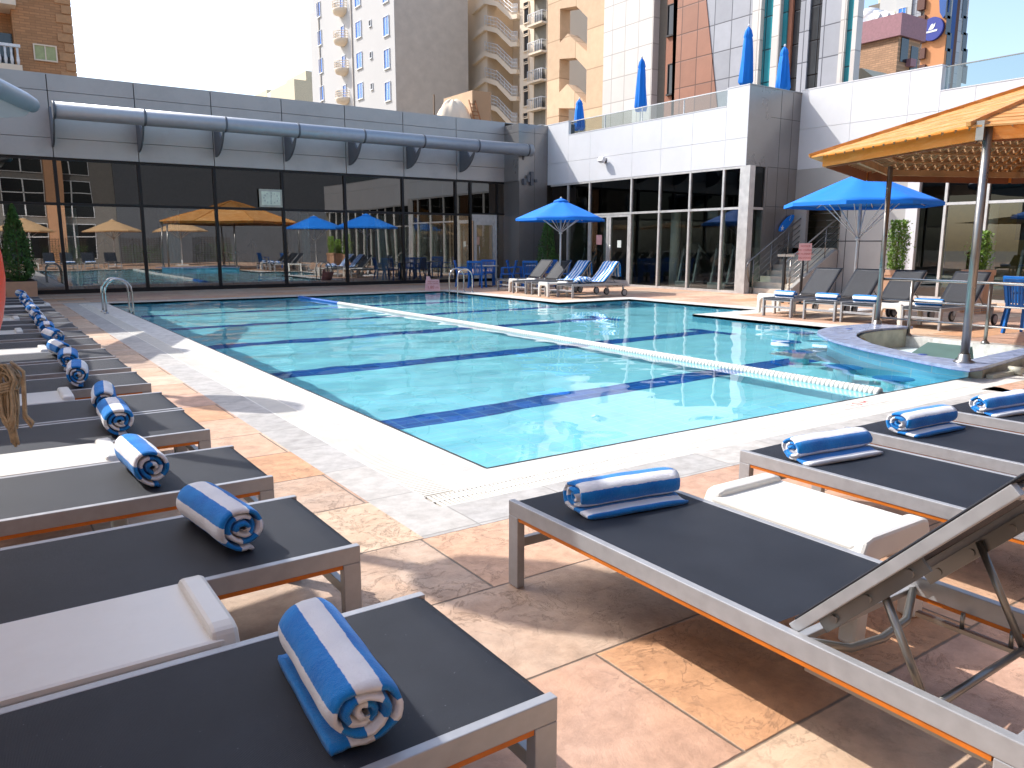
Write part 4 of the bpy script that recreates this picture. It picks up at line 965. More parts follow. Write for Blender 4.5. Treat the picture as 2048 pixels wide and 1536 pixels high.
def ladder(label, x, y, dx, dy):
    t = thing('pool_ladder', label, 'ladder', (x, y, 0)); px_, py_ = -dy, dx
    for s_ in (-1, 1):
        g = MB(); pts = []
        ox, oy = px_ * .25 * s_, py_ * .25 * s_
        pts.append((x + ox - dx * .32, y + oy - dy * .32, -.0)); pts.append((x + ox - dx * .32, y + oy - dy * .32, .42))
        for k in range(9):
            a = pi - pi * k / 8; pts.append((x + ox + dx * (-.06 + .26 * cos(a)), y + oy + dy * (-.06 + .26 * cos(a)), .45 + .27 * sin(a)))
        pts += [(x + ox + dx * .2, y + oy + dy * .2, -.2), (x + ox + dx * .2, y + oy + dy * .2, -.95)]
        g.tube(pts, .022, 12); g.build('handrail', 'chrome', t)
        g = MB(); g.lathe([(.05, 0.001), (.05, .012), (.024, .03)], x + ox - dx * .32, y + oy - dy * .32, 16); g.build('base_flange', 'chrome', t)
    for k in range(3):
        g = MB(); c0 = Vector((x + dx * .2, y + dy * .2, -.3 - .27 * k)); g.bar(c0 - Vector((px_, py_, 0)) * .25, c0 + Vector((px_, py_, 0)) * .25, .07, .02); g.build('tread', 'chrome', t)
ladder('steel pool ladder at the far left corner of the pool', 2.55, 18.6, 1, 0)
ladder('steel pool ladder at the far right corner beside the pink sign', 12.25, 20.7, -1, 0)
for k, (x, y, lb) in enumerate(((10.62, 7.62, 'submerged blue stool third from the near edge'), (9.72, 6.75, 'submerged blue stool over the end of the lane line'), (9.04, 5.61, 'largest looking submerged blue stool near the lane rope'), (11.9, 8.25, 'submerged blue stool farthest from the near edge'), (8.72, 4.78, 'submerged blue stool closest to the white coping'))):
    t = thing('pool_stool', lb, 'pool stool', (x - .5, y + .0, DEP), group='round stools under water by the bar')
    x -= .10; zt = -.17
    t.location = (x, y, DEP)
    g = MB(); g.lathe([(.0, zt - .06), (.2, zt - .06), (.225, zt - .04), (.225, zt - .015), (.2, zt), (0, zt)], x, y, 28); g.build('seat', 'stool', t)
    g = MB(); g.cyl(x, y, DEP, zt - .06, .13, 20); g.build('pedestal', 'pool_tile', t)
    for ch_ in t.children: ch_.cycles.is_caustics_receiver = True
# ------------------------------------------------------------------ bar, pit, railing, gazebo
br = thing('swim_up_bar', 'curved bar counter with purple blue stone top at the pool edge', 'bar counter', (9.5, 5.5, 0))
top = bar_out + [(12.5, 6.68)] + bar_in[::-1] + [(9.35, 4.32), (10.0, 4.38), (13.2, 4.6), (13.2, 4.35), (10.4, 4.16), (8.9, 3.97)]
g = MB(); g.holed([(p[0], p[1]) for p in top], [], .15, .118); g.build('counter_top', 'bar', br)
g = MB(); tt = [(p[0], p[1]) for p in top]
for i in range(len(tt)):
    a, b_ = tt[i], tt[(i + 1) % len(tt)]
    g.quad((*a, .112), (*b_, .112), (*b_, .1175), (*a, .1175))
g.build('edge_tile', 'bar_edge', br)
g = MB()
for a, b_ in zip(wall_out, wall_out[1:]): g.quad((*a, -.0), (*b_, -.0), (*b_, .117), (*a, .117))
g.build('pool_side', 'pool_wall', br)
gi = [(9.33, 4.30)] + [(p[0] + .03, p[1] - .03) for p in bar_in] + [(12.35, 6.7)]
g = MB()
for a, b_ in zip(gi, gi[1:]): g.quad((*a, -.5), (*b_, -.5), (*b_, .117), (*a, .117))
g.build('inner_side', 'bar_side', br)
g = MB(); g.prism([(9.05, 4.02), (10.4, 4.2), (13.15, 4.38), (13.15, 4.56), (10.0, 4.34), (9.05, 4.28)], -.3, .117); g.build('front_wall', 'bar_side', br)
g = MB(); g.tube([(9.62, 4.0, .055), (9.62, 3.86, .055)], .045, 12); g.box(9.1, 9.85, 3.93, 4.0, -.0, .05); g.build('pipe_stub', 'bar_side', br)
for k, (x, y) in enumerate(((9.35, 4.85), (11.3, 7.05))):
    g = MB(); g.lathe([(.0, .155), (.05, .155), (.055, .1505)], x, y, 16); g.build('drain_cap', 'bar_edge', br)
pe = thing('pit_light', 'round brass light fitting in the inner wall of the bar', 'light fitting', (10.75, 6.55, 0))
g = MB(); g.tube([(10.86, 6.60, -.03), (10.89, 6.53, -.03)], .11, 20); g.build('ring', mat('brass', '#8f7a45', .4, .8), pe); g = MB(); g.tube([(10.885, 6.54, -.03), (10.9, 6.51, -.03)], .07, 16); g.build('lens', 'black', pe)
g = MB(); g.holed([(9.1, 4.25), (12.36, 4.25), (12.36, 6.9), (9.1, 6.9)], [], -.17); struct(g.build('bar_pit_floor', 'pit'))
g = MB(); g.quad((12.352, 4.3, -.18), (12.352, 6.75, -.18), (12.352, 6.75, -.01), (12.352, 4.3, -.01)); struct(g.build('bar_pit_wall', 'pool_wall'))
bx_ = thing('grey_hatch', 'grey green sloping box lid inside the sunken bar', 'box', (10.4, 5.3, -.17))
g = MB(); g.prism_ax([(-.42, 0), (.42, 0), (.30, .27), (-.42, .06)], -.3, .3, lambda a, b_, t: (10.7 + a, 5.35 + t, -.165 + b_)); g.build('lid', mat('green_box', '#4f6a66', .5), bx_)
g = MB(); g.box(10.26, 11.14, 5.03, 5.67, -.169, -.14); g.build('rim', 'dark', bx_)
rl = thing('pit_railing', 'low steel railing between thin and thick gazebo posts', 'railing', (12.4, 6, 0))
for z, r_ in ((.90, .024), (.56, .014), (.26, .014)):
    g = MB(); g.tube([(12.4, 7.22, z), (12.4, 4.4, z), (12.4, 3.0, z)], r_, 10); g.build('rail', 'chrome', rl)
for y in (6.70, 5.52, 4.2, 3.0):
    g = MB(); g.cyl(12.4, y, 0.0, .89, .026, 12); g.build('post', 'steel', rl); g = MB(); g.lathe([(.06, .002), (.06, .015), (.03, .05)], 12.4, y, 14); g.build('base_flange', 'steel', rl)
gz = thing('timber_gazebo', 'octagonal varnished timber gazebo roof on steel posts over the bar', 'gazebo', (13.0, 4.33, 0))
ga = rad(66 + 90); s8 = 2.95; R8 = s8 / (2 * sin(pi / 8)); cx, cyy = 0, 0
Np = Vector((9.15, 4.39)); d1 = Vector((cos(rad(66)), sin(rad(66)))); mid = Np + d1 * s8 / 2; apo = s8 / (2 * math.tan(pi / 8)); ctr = mid + Vector((sin(rad(66)), -cos(rad(66)))) * apo
cor = []
for k in range(8):
    a0 = math.atan2(Np.y - ctr.y, Np.x - ctr.x); a = a0 - k * pi / 4; cor.append(ctr + Vector((cos(a), sin(a))) * R8)
zb_, zt_, zp = 2.575, 2.73, 3.93
for k in range(8):
    a, b_ = cor[k], cor[(k + 1) % 8]; inn = ((a + b_) / 2 - ctr).normalized() * .045; dd = (b_ - a).normalized()
    g = MB(); g.prism([tuple(a), tuple(b_), tuple(b_ - inn - dd * .02), tuple(a - inn + dd * .02)], zb_, zt_); g.build('fascia_board', 'timber_f', gz)
    i2 = inn * 1.6
    g = MB(); g.prism([tuple(a - inn * 1.05 + dd * .05), tuple(b_ - inn * 1.05 - dd * .05), tuple(b_ - i2 - dd * .06), tuple(a - i2 + dd * .06)], zb_ - .02, zt_ - .01); g.build('shade_liner', 'timber_in', gz)  # added liner, coloured dark so the fascia's inside reads as shaded
    # roof boards, parallel to the eave
    g = MB(); nb = 24
    for i in range(nb):
        u0 = 1.045 - i / nb * 1.02; u1 = u0 - .0345
        if u1 < .02: break
        jit = random.uniform(-.004, .004)
        def q_(c_, u, dz): return (ctr.x + (c_.x - ctr.x) * u, ctr.y + (c_.y - ctr.y) * u, zt_ + .03 + (zp - zt_) * (1 - u) + dz + jit)
        A_, B_, C_, D_ = q_(a, u0, .012), q_(b_, u0, .012), q_(b_, u1, .012), q_(a, u1, .012); E_, F_, G_, H_ = q_(a, u0, -.008), q_(b_, u0, -.008), q_(b_, u1, -.008), q_(a, u1, -.008)
        for fc in ((A_, B_, C_, D_), (H_, G_, F_, E_), (A_, E_, F_, B_), (D_, C_, G_, H_)): g.quad(*fc)
    g.build('roof_boards', 'timber', gz)
    g = MB(); g.bar((a.x + (a.x - ctr.x) * .05, a.y + (a.y - ctr.y) * .05, zt_ + .0), (ctr.x, ctr.y, zp + .06), .05, .05); g.build('hip_capping', 'timber', gz)
    g = MB()
    for i in range(14):
        v_ = (i + .5) / 14; e = a.lerp(b_, v_)
        um = max(.04, abs(v_ - .5) * 2 * .0 + .05)
        g.bar((e.x, e.y, zt_ - .03), (ctr.x + (e.x - ctr.x) * .42, ctr.y + (e.y - ctr.y) * .42, zt_ - .03 + (zp - zt_) * .58), .03, .06)
    g.build('rafters', 'timber_d', gz)
    g = MB()
    for u in (.93, .84, .75, .66, .57, .48):
        e0 = ctr + (a - ctr) * u; e1 = ctr + (b_ - ctr) * u; zz = zt_ - .085 + (zp - zt_) * (1 - u)
        g.bar((e0.x, e0.y, zz), (e1.x, e1.y, zz), .06, .03)
    g.build('battens', 'timber_d', gz)
    e0 = ctr + (a - ctr) * .88; e1 = ctr + (b_ - ctr) * .88
    g = MB(); g.bar((e0.x, e0.y, zb_ + .10), (e1.x, e1.y, zb_ + .10), .05, .10); g.build('ring_beam', 'timber_d', gz)
for k, (x, y, zl) in enumerate(((9.12, 4.26, .15), (12.37, 7.22, .12), (16.4, 6.2, 0), (16.6, 3.3, 0), (13.3, .9, 0), (9.9, 1.7, 0))):
    g = MB(); g.cyl(x, y, zl, zt_ - .03, .046 if k != 1 else .040, 18); p_ = g.build('post', 'steel', gz)
    g = MB(); g.lathe([(.11, zl + .001), (.11, zl + .012), (.07, zl + .03), (.06, zl + .09), (.05, zl + .1)], x, y, 20); g.build('base_flange', 'steel', p_)
g = MB(); g.box(-.10, .02, -.04, .04, 2.56, 2.76, Matrix.Translation((9.12, 4.3, 0)) @ Matrix.Rotation(rad(0), 4, 'Z')); g.build('corner_bracket', 'steel', gz)

# ------------------------------------------------------------------ dining furniture
def make_chair():
    t = thing('slatted_chair', 'x', 'chair')                # faces local +x
    g = MB(); g.box(-.22, .24, -.24, .24, .42, .45, bev=.01); g.build('seat', 'blue_pl', t, local=True)
    for sx, sy in ((1, 1), (1, -1), (-1, 1), (-1, -1)):
        g = MB(); g.bar((sx * .22 + (.02 if sx > 0 else -.05), sy * .24, 0), (sx * .2, sy * .22, .43), .045, .045); g.build('leg', 'blue_pl', t, local=True)
    for sy in (1, -1):
        g = MB(); g.bar((-.2, sy * .25, .66), (.2, sy * .26, .66), .05, .03); g.bar((.18, sy * .25, .44), (.18, sy * .26, .65), .04, .04); g.build('armrest', 'blue_pl', t, local=True)
    g = MB()
    g.bar((-.31, -.26, .87), (-.31, .26, .87), .05, .07, bev=.008); g.bar((-.22, -.24, .46), (-.22, .24, .46), .03, .05)
    for k in range(9): y = -.2 + .05 * k; g.bar((-.225, y, .46), (-.30, y * 1.05, .84), .026, .014)
    for sy in (1, -1): g.bar((-.22, sy * .24, .42), (-.31, sy * .25, .88), .045, .03)
    g.build('backrest', 'blue_pl', t, local=True)
    return t
chp = make_chair(); first = True
def rtable(x, y, label, r=.45):
    t = thing('round_table', label, 'table', (x, y, 0))
    g = MB(); g.lathe([(0, .70), (r, .70), (r, .73), (0, .73)], x, y, 28); g.build('tabletop', 'step', t)
    g = MB(); g.cyl(x, y, .03, .70, .04, 12); g.lathe([(.25, 0.001), (.25, .02), (.05, .05)], x, y, 20); g.build('pedestal', 'black', t)
rtable(14.75, 23.1, 'round pale table between blue chairs near the hall door'); rtable(16.5, 22.35, 'round pale table between blue chairs left of the far cypress')
chairs = [(14.1, 22.6, 40), (14.1, 23.5, -35), (15.2, 23.7, -130), (15.3, 22.55, 140), (15.85, 21.85, 40), (15.9, 22.9, -40), (17.15, 22.7, -150), (17.1, 21.8, 140)]
for k, (x, y, a) in enumerate(chairs):
    o = chp if k == 0 else copy_tree(chp); o.location = (x, y, .002); o.rotation_euler.z = rad(a)
    o['label'] = 'blue slatted armchair of the four at the ' + ('left' if k < 4 else 'right') + ' round table by the hall'; o['group'] = 'blue chairs at the ' + ('left' if k < 4 else 'right') + ' dining table'
for k, (x, y, a, lb) in enumerate(((14.35, 5.75, -8, 'blue slatted chair at the right edge with its back to the pool'), (15.6, 6.3, -20, 'blue slatted chair half hidden behind the first one at right'))):
    o = copy_tree(chp); o.location = (x, y, .002); o.rotation_euler.z = rad(a); o['label'] = lb; o['group'] = 'blue chairs at the right edge'
# ------------------------------------------------------------------ plants
def foliage(parent, name, m, fn, n, size, seed, norm_out=None):
    rn = random.Random(seed); vs = []; fs = []
    for i in range(n):
        p = Vector(fn(rn)); d = Vector((rn.gauss(0, 1), rn.gauss(0, 1), rn.gauss(.25, 1))).normalized(); e = d.orthogonal().normalized()
        e.rotate(Matrix.Rotation(rn.uniform(0, 6.28), 3, d)); f_ = d.cross(e); L = size * rn.uniform(.6, 1.3); W = L * .42
        b0 = len(vs); vs += [p - e * L * .5, p + f_ * W * .5 + d * L * .08, p + e * L * .5, p - f_ * W * .5 + d * L * .08]; fs.append((b0, b0 + 1, b0 + 2, b0 + 3))
    off = Vector(parent.location); me = bpy.data.meshes.new(name); me.from_pydata([tuple(v - off) for v in vs], [], fs)
    o = bpy.data.objects.new(name, me); COL.objects.link(o); o.parent = parent; me.materials.append(M[m]); return o
def cypress(name, label, x, y, z0, h, r, seed, pot, m='leaf'):
    t = thing(name, label, 'potted tree', (x, y, 0))
    ph = [random.Random(seed).uniform(0, 6) for _ in range(4)]
    def fn(rn):
        u = rn.random() ** 1.25; a = rn.uniform(0, 2 * pi)
        prof = (min(1, u / .12) ** .6) * (1 - max(0, u - .12) / .88) ** .75
        lump = 1 + .16 * sin(3 * a + ph[0] + u * 9) + .12 * sin(5 * a + ph[1] - u * 15)
        rr_ = r * max(.03, prof) * lump * (rn.uniform(.45, 1.0) ** .5) * (1.12 if rn.random() < .06 else 1)
        return (x + rr_ * cos(a), y + rr_ * sin(a), z0 + h * u)
    foliage(t, 'crown', m, fn, int(5200 * h * r / 1.1), .075, seed)
    g = MB(); g.tube([(x, y, z0 - .15), (x + .01, y, z0 + h * .4), (x, y + .01, z0 + h * .8)], [.03, .022, .008], 8); g.build('trunk', 'bark', t)
    w0, w1, hp = pot
    g = MB(); g.prism_ax([(-w0, 0), (w0, 0), (w1, hp), (-w1, hp)], -w1, w1, lambda a, b_, q: (x + a, y + q, b_)); g.build('planter', 'terra', t, bev=.01)
    g = MB(); g.box(x - w1 + .03, x + w1 - .03, y - w1 + .03, y + w1 - .03, hp - .05, hp + .004); g.build('soil', 'bark', t)
cypress('cypress', 'tall dark cypress in pale planter at the far left', 1.05, 25.72, .42, 2.1, .46, 5, (.36, .38, .42))
cypress('cypress', 'cypress shrub in shade behind the small parasol', 18.35, 24.3, .4, 2.3, .42, 9, (.3, .33, .42))
def column_bush(label, x, y, z0, h, r, seed, pot):
    t = thing('column_bush', label, 'potted shrub', (x, y, 0))
    def fn(rn):
        u = rn.random(); a = rn.uniform(0, 2 * pi); e = 1 + .25 * sin(4 * a + u * 11) + (rn.random() < .09) * rn.uniform(.2, 1.0)
        rr_ = r * e * rn.uniform(.3, 1) ** .5 * (.8 + .3 * sin(u * pi)); return (x + rr_ * cos(a), y + rr_ * sin(a), z0 + h * u)
    foliage(t, 'foliage', 'leaf_l', fn, 2300, .07, seed)
    g = MB(); g.tube([(x, y, z0 - .2), (x + .02, y, z0 + h * .7)], .018, 6); g.tube([(x + .05, y, z0 - .2), (x - .03, y + .04, z0 + h * .6)], .012, 6); g.build('trunk', 'bark', t)
    w0, w1, hp = pot
    g = MB(); g.prism([(x - w1, y - w1), (x + w1, y - w1), (x + w1, y + w1), (x - w1, y + w1)], hp - .12, hp); g.prism_ax([(-w0, 0), (w0, 0), (w1 * .93, hp - .1201), (-w1 * .93, hp - .1201)], -w1 * .9, w1 * .9, lambda a, b_, q: (x + a, y + q, b_)); g.build('planter', 'terra', t, bev=.006)
    g = MB(); g.box(x - w1 + .04, x + w1 - .04, y - w1 + .04, y + w1 - .04, hp - .05, hp + .003); g.build('soil', 'bark', t)
column_bush('bright bushy column plant in sand planter right of the thin gazebo post', 17.8, 10.05, .9, 1.12, .19, 21, (.17, .24, .88))
column_bush('narrow bright bush in sand planter beside the thick gazebo post', 18.0, 8.3, .93, .82, .15, 23, (.18, .25, .93))
column_bush('bushy column plant in planter just outside the right edge', 18.6, 5.6, .93, 1.0, .17, 25, (.18, .25, .93))

# ------------------------------------------------------------------ lifebuoy on its stand at the left edge, rope coil
lb = thing('lifebuoy', 'orange lifebuoy mostly cut off by the left edge', 'lifebuoy', (-.215, 1.985, 1.37))
def vdir(): return Vector((.5575, .8111, -.1769))
fw = Vector((.42, .895, -.05)).normalized(); sx = fw.cross(Vector((0, 0, 1))).normalized(); uz_ = sx.cross(fw); cB = Vector((-.262, 1.985, 1.385))
g = MB(); RB = .272; ring_ = [cB + sx * cos(2 * pi * k / 48) * RB + uz_ * sin(2 * pi * k / 48) * RB for k in range(48)]
g.tube(ring_, .068, 16, closed=True); g.build('ring', 'buoy', lb)
for a in (20, 110, 200, 290):
    g = MB(); p = [cB + sx * cos(rad(a + q)) * RB + uz_ * sin(rad(a + q)) * RB for q in (-6, -3, 0, 3, 6)]; g.tube(p, .0705, 16, caps=False); g.build('band', 'white_pl', lb)
ls = thing('lifebuoy_stand', 'steel stand of the lifebuoy just outside the left edge', 'stand', (-.35, 2.1, 0))
g = MB(); g.cyl(-.35, 2.12, 0, 1.75, .025, 10); g.lathe([(.16, .001), (.16, .02), (.03, .04)], -.35, 2.12, 16); g.build('pole', 'steel', ls)
g = MB(); g.tube([(-.35, 2.12, 1.66), (-.25, 2.07, 1.66)], .012, 6); g.build('hook', 'steel', ls)
rp = thing('rope_coil', 'bundle of knotted hemp rope hanging beside the lifebuoy', 'rope', (.046, 1.76, 1.17))
g = MB(); g.tube([(.012, 1.80, 1.315), (.018, 1.782, 1.27), (.020, 1.775, 1.233), (.026, 1.768, 1.205)], .0035, 6)
rn = random.Random(2); ccx = Vector((.030, 1.765, 1.172)); ex = sx
for k in range(17):
    w_ = rn.uniform(.006, .015); h0 = rn.uniform(.034, .052); h1 = rn.uniform(.06, .085); dd = fw * rn.uniform(-.018, .018); of = rn.uniform(-.009, .009)
    pts = []
    for q in range(14):
        a = 2 * pi * q / 14; hh = h0 if sin(a) > 0 else h1; pts.append(ccx + dd + ex * (of * (1 if sin(a) > 0 else .5) + w_ * cos(a) * (1.3 if sin(a) > 0.2 else .75)) + Vector((0, 0, hh * sin(a))) + Vector((rn.gauss(0, .0012), 0, rn.gauss(0, .001))))
    g.tube(pts, .0024, 6, closed=True)
for z in (-.002, .003, .008, .013):
    pts = [ccx + ex * .017 * cos(2 * pi * q / 12) + fw * .02 * sin(2 * pi * q / 12) + Vector((0, 0, z - .0 + .004 * cos(2 * pi * q / 12))) for q in range(12)]; g.tube(pts, .0026, 6, closed=True)
pts = [ccx + ex * 0.0195 + Vector((0, 0, .03)), ccx + ex * 0.0306 + Vector((0, 0, .02)), ccx + ex * 0.0279 + Vector((0, 0, -.03)), ccx + ex * 0.0260 + Vector((0, 0, -.055)), ccx + ex * 0.0377 + Vector((0, 0, -.075)), ccx + ex * 0.0416 + Vector((0, 0, -.066)), ccx + ex * 0.0292 + Vector((0, 0, -.05)), ccx + ex * 0.0319 + Vector((0, 0, .0)), ccx + ex * 0.0338 + Vector((0, 0, .035)), ccx + ex * 0.0130 + Vector((0, 0, .055))]
g.tube(pts, .0033, 6)
for k in range(5): g.tube([ccx + ex * 0.0026 * k - ex * 0.0052 + Vector((0, 0, -.06)), ccx + ex * 0.0026 * k + Vector((0, 0, -.105 - .004 * (k % 3)))], .003, 5)
g.build('coil', 'rope', rp)

# ------------------------------------------------------------------ shade sails and unseen shadow posts left of the frame (their shade falls on the left row)
def sail(label, x0, x1, y0, y1, z, sagx=.12):
    t = thing('shade_canopy', label, 'canopy', ((x0 + x1) / 2, (y0 + y1) / 2, 0), group='shade canopies over the left row')
    g = MB(); n = 12; vv = []
    for i in range(n + 1):
        row = []
        for j in range(n + 1):
            u, v_ = i / n, j / n
            cx_ = sagx * sin(pi * v_) * (1 - 2 * u); cy_ = .16 * sin(pi * u) * (1 - 2 * v_)
            row.append(g.b.verts.new((x0 + (x1 - x0) * u + cx_, y0 + (y1 - y0) * v_ + cy_, z + .35 * sin(pi * u) * sin(pi * v_))))
        vv.append(row)
    for i in range(n):
        for j in range(n): g.b.faces.new((vv[i][j], vv[i + 1][j], vv[i + 1][j + 1], vv[i][j + 1])).smooth = True
    g.build('fabric', 'beige_fab', t).modifiers.new('s', 'SOLIDIFY').thickness = .01
    for x, y in ((x0, y0), (x0, y1)):
        g = MB(); g.cyl(x - .02, y, 0, z, .04, 12); g.build('post', 'steel', t)
    g = MB(); g.tube([(x0, (y0 + y1) / 2, 0), (x0, (y0 + y1) / 2, z + .3), (x1 - .2, (y0 + y1) / 2, z + .36)], .04, 10); g.build('arm', 'steel', t)
sail('beige shade canopy over the nearest loungers, outside the frame', -3.4, -.36, .2, 5.35, 2.6)
sail('beige shade canopy over the middle loungers, outside the frame', -3.4, -.36, 6.75, 10.6, 2.6)
sail('beige shade canopy over the far loungers, outside the frame', -3.4, -.3, 11.2, 15.6, 2.6)
sail('beige shade canopy at the far end, outside the frame', -3.4, -.3, 16.0, 21.5, 2.6)
rf = thing('side_roof', 'flat grey roof on columns of the left terrace, outside the frame', 'roof', (-3, 21, 0))
g = MB(); g.box(-8.5, .2, 18.4, 26.2, 4.55, 4.75); g.build('slab', 'clad', rf)
for x, y in ((-2.0, 18.8), (-6, 18.8)): g = MB(); g.cyl(x, y, 0, 4.55, .15, 14); g.build('column', 'clad', rf)
def shadow_post(y):  # added unseen post, head shaped for the long blob shadow it casts
    t = thing('shadow_post', 'unseen tall post with long head shaped to cast a blob shadow, left of the frame', 'shadow post', (-.5, y, 0), group='unseen shadow posts left of the frame')
    g = MB(); g.cyl(-.5, y, 0, 4.4, .05, 12); g.build('pole', 'steel', t)
    g = MB(); g.lathe([(.05, 3.75), (.26, 3.95), (.33, 4.3), (.26, 4.75), (.05, 5.0)], -.5, y, 16); g.build('head', 'white_m', t)
for y in (6.2, 11.0, 15.5): shadow_post(y)

# ------------------------------------------------------------------ hotel block behind the camera (seen mirrored in the hall glass)
ht = thing('hotel_block', 'tan columned hotel front with dark windows, behind the camera', 'building', (5, -11, 0))
g = MB(); g.box(-22, 30, -13, -11.6, -.1, 16); g.build('wall', mat('hotel_wall', '#77736e', .8), ht)
M['tan'] = mat('tan_column', '#c3936f', .8, var=.08)
for k, x in enumerate((-16, -9.2, -4.6, 0.2, 5.2)):
    g = MB(); g.box(x - .55, x + .55, -11.6, -10.8, -.0, 15); g.build('column', 'tan', ht)
for k in range(9):
    for r_ in range(5):
        x0 = -18.2 + 2.9 * k
        f = MB(); z0 = .4 + 2.9 * r_; f.box(x0, x0 + 2.5, -11.62, -11.55, z0, z0 + 2.5); f.box(x0 + 1.22, x0 + 1.28, -11.55, -11.5, z0, z0 + 2.5); f.box(x0, x0 + 2.5, -11.55, -11.5, z0 + 1.6, z0 + 1.66); wf = f.build('window', 'white_m', ht)
        p = MB(); p.box(x0 + .05, x0 + 1.2, -11.54, -11.53, z0 + .05, z0 + 2.45); p.box(x0 + 1.3, x0 + 2.45, -11.54, -11.53, z0 + .05, z0 + 2.45); p.build('pane', 'glassblk', wf)
g = MB(); g.box(9.0, 30, -11.6, -11.3, .0, 15); g.build('screen_wall', 'fin', ht)
pg = 'beige parasols behind the camera'
for k, (x, y) in enumerate(((-2.0, -3.5), (2.8, -4.5), (7.5, -3.0), (12.0, -5.0))):
    parasol('garden_parasol', 'open beige parasol on the terrace behind the camera', x, y, 1.8, 2.3, 2.95, fab='beige_fab', group=pg)
for k, (x, y) in enumerate(((-4.5, -5.5), (.4, -6.2), (5.0, -6.0), (9.8, -6.5), (14.5, -6.5))):
    t = thing('lattice_screen', 'dark lattice screen with climbing leaves behind the camera', 'screen', (x, y, 0), group='lattice screens behind the camera')
    g = MB()
    for q in range(14): g.bar((x - 1.4 + .2 * q, y, .1), (x - 1.4 + .2 * q + .0, y, 1.9), .03, .02); g.bar((x - 1.4, y + .012, .12 + .13 * q), (x + 1.3, y + .012, .12 + .13 * q), .02, .03)
    g.build('lattice', mat('dark_wood', '#3a2c22', .8) if 'dark_wood' not in bpy.data.materials else bpy.data.materials['dark_wood'], t)
    foliage(t, 'leaves', 'leaf', lambda rn, x=x, y=y: (x + rn.uniform(-1.3, 1.3), y + rn.uniform(0, .25), rn.uniform(.2, 1.4)), 700, .09, 40 + k)

# ------------------------------------------------------------------ towers
def win_mats():
    M['win_b'] = mat('blue_window_glass', (.01, .16, .62, 1), .1, var=.3, scale=.7, spec=.8)
    M['win_d'] = mat('dark_window_glass', (.02, .022, .026, 1), .12, spec=.7)
    M['teal'] = grid_mat('teal_curtain_wall', (.03, .25, .30, 1), '#153f48', 1.55, 1.75, (1, 2), .05, .12, .2)
    M['dgl'] = grid_mat('dark_curtain_wall', (.05, .055, .06, 1), '#0c0d10', 1.55, 1.75, (1, 2), .05, .12, .2)
    M['t1'] = mat('grey_render', '#b9b8b6', .85, var=.06, scale=.12, bump=.05)
    M['t2'] = mat('cream_render', '#e3d2bb', .85, var=.07, scale=.12)
    M['t2b'] = grid_mat('tan_render', '#d2b494', '#a58a6e', 5.0, 3.1, (1, 2), .06, .85, .12)
    M['tw'] = grid_mat('white_tile_cladding', '#cfcac4', '#a39e99', 1.3, 1.6, (1, 2), .045, .4, .05)
    M['to'] = grid_mat('rust_tile_cladding', '#9a6a54', '#56372c', 1.3, 1.6, (1, 2), .045, .5, .1)
    M['tg'] = grid_mat('grey_tile_cladding', '#a3a6ad', '#5c5f66', 1.3, 1.6, (1, 2), .045, .3, .08)
    M['tod'] = mat('rust_shaft', '#96634c', .7); M['drk'] = mat('dark_shaft', '#6f675c', .7)
    M['brick'] = grid_mat('brown_brick', '#b3835b', '#97714f', .5, .14, (0, 2), .02, .85, .12, brick=True, cell=.12)
    M['brick2'] = grid_mat('sandy_brick', '#c49c7c', '#a58468', .5, .16, (1, 2), .03, .85, .15, brick=True, cell=.12)
    M['mauve'] = mat('mauve_parapet', '#a97f86', .8); M['orange_w'] = mat('orange_render', '#c98a5c', .85, var=.08, scale=.05)
    M['cream'] = mat('cream_wall', '#cfc3a8', .85); M['bluew'] = mat('blue_stripe', '#2a5494', .7); M['brownw'] = mat('brown_stripe', '#5c3a30', .7)
win_mats()
def XY(u, v, D): p = pl(u, v, 0, D); return p[1], p[2]
def YX(u, v, D): p = pl(u, v, 1, D); return p[0], p[2]
def win_x(par, D, u0, u1, v0, v1, m='win_b', frame='white_m', depth=.12, nb=2):
    """window on a wall plane x = D; corners read at two pixels, real size"""
    ya, za = XY(u0, v0, D); yb, zb2 = XY(u1, v1, D)
    y0, y1, z0, z1 = min(ya, yb), max(ya, yb), min(za, zb2), max(za, zb2)
    return win_xw(par, D, y0, y1, z0, z1, m, frame, nb)
def win_xw(par, D, y0, y1, z0, z1, m='win_b', frame='white_m', nb=2):
    f = MB(); t_ = .045
    f.box(D - .1, D + .05, y0 - t_, y0, z0 - t_, z1 + t_); f.box(D - .1, D + .05, y1, y1 + t_, z0 - t_, z1 + t_); f.box(D - .1, D + .05, y0, y1, z1, z1 + t_); f.box(D - .14, D + .05, y0 - .1, y1 + .1, z0 - t_ - .06, z0)
    for k in range(1, nb): yy_ = y0 + (y1 - y0) * k / nb; f.box(D - .06, D + .02, yy_ - .03, yy_ + .03, z0, z1)
    wf = f.build('window', frame, par); p = MB(); p.box(D - .03, D - .01, y0, y1, z0, z1); p.build('pane', m, wf)
    return wf
def shift(o, dz):
    k = copy_tree(o); k.location.z += dz; return k
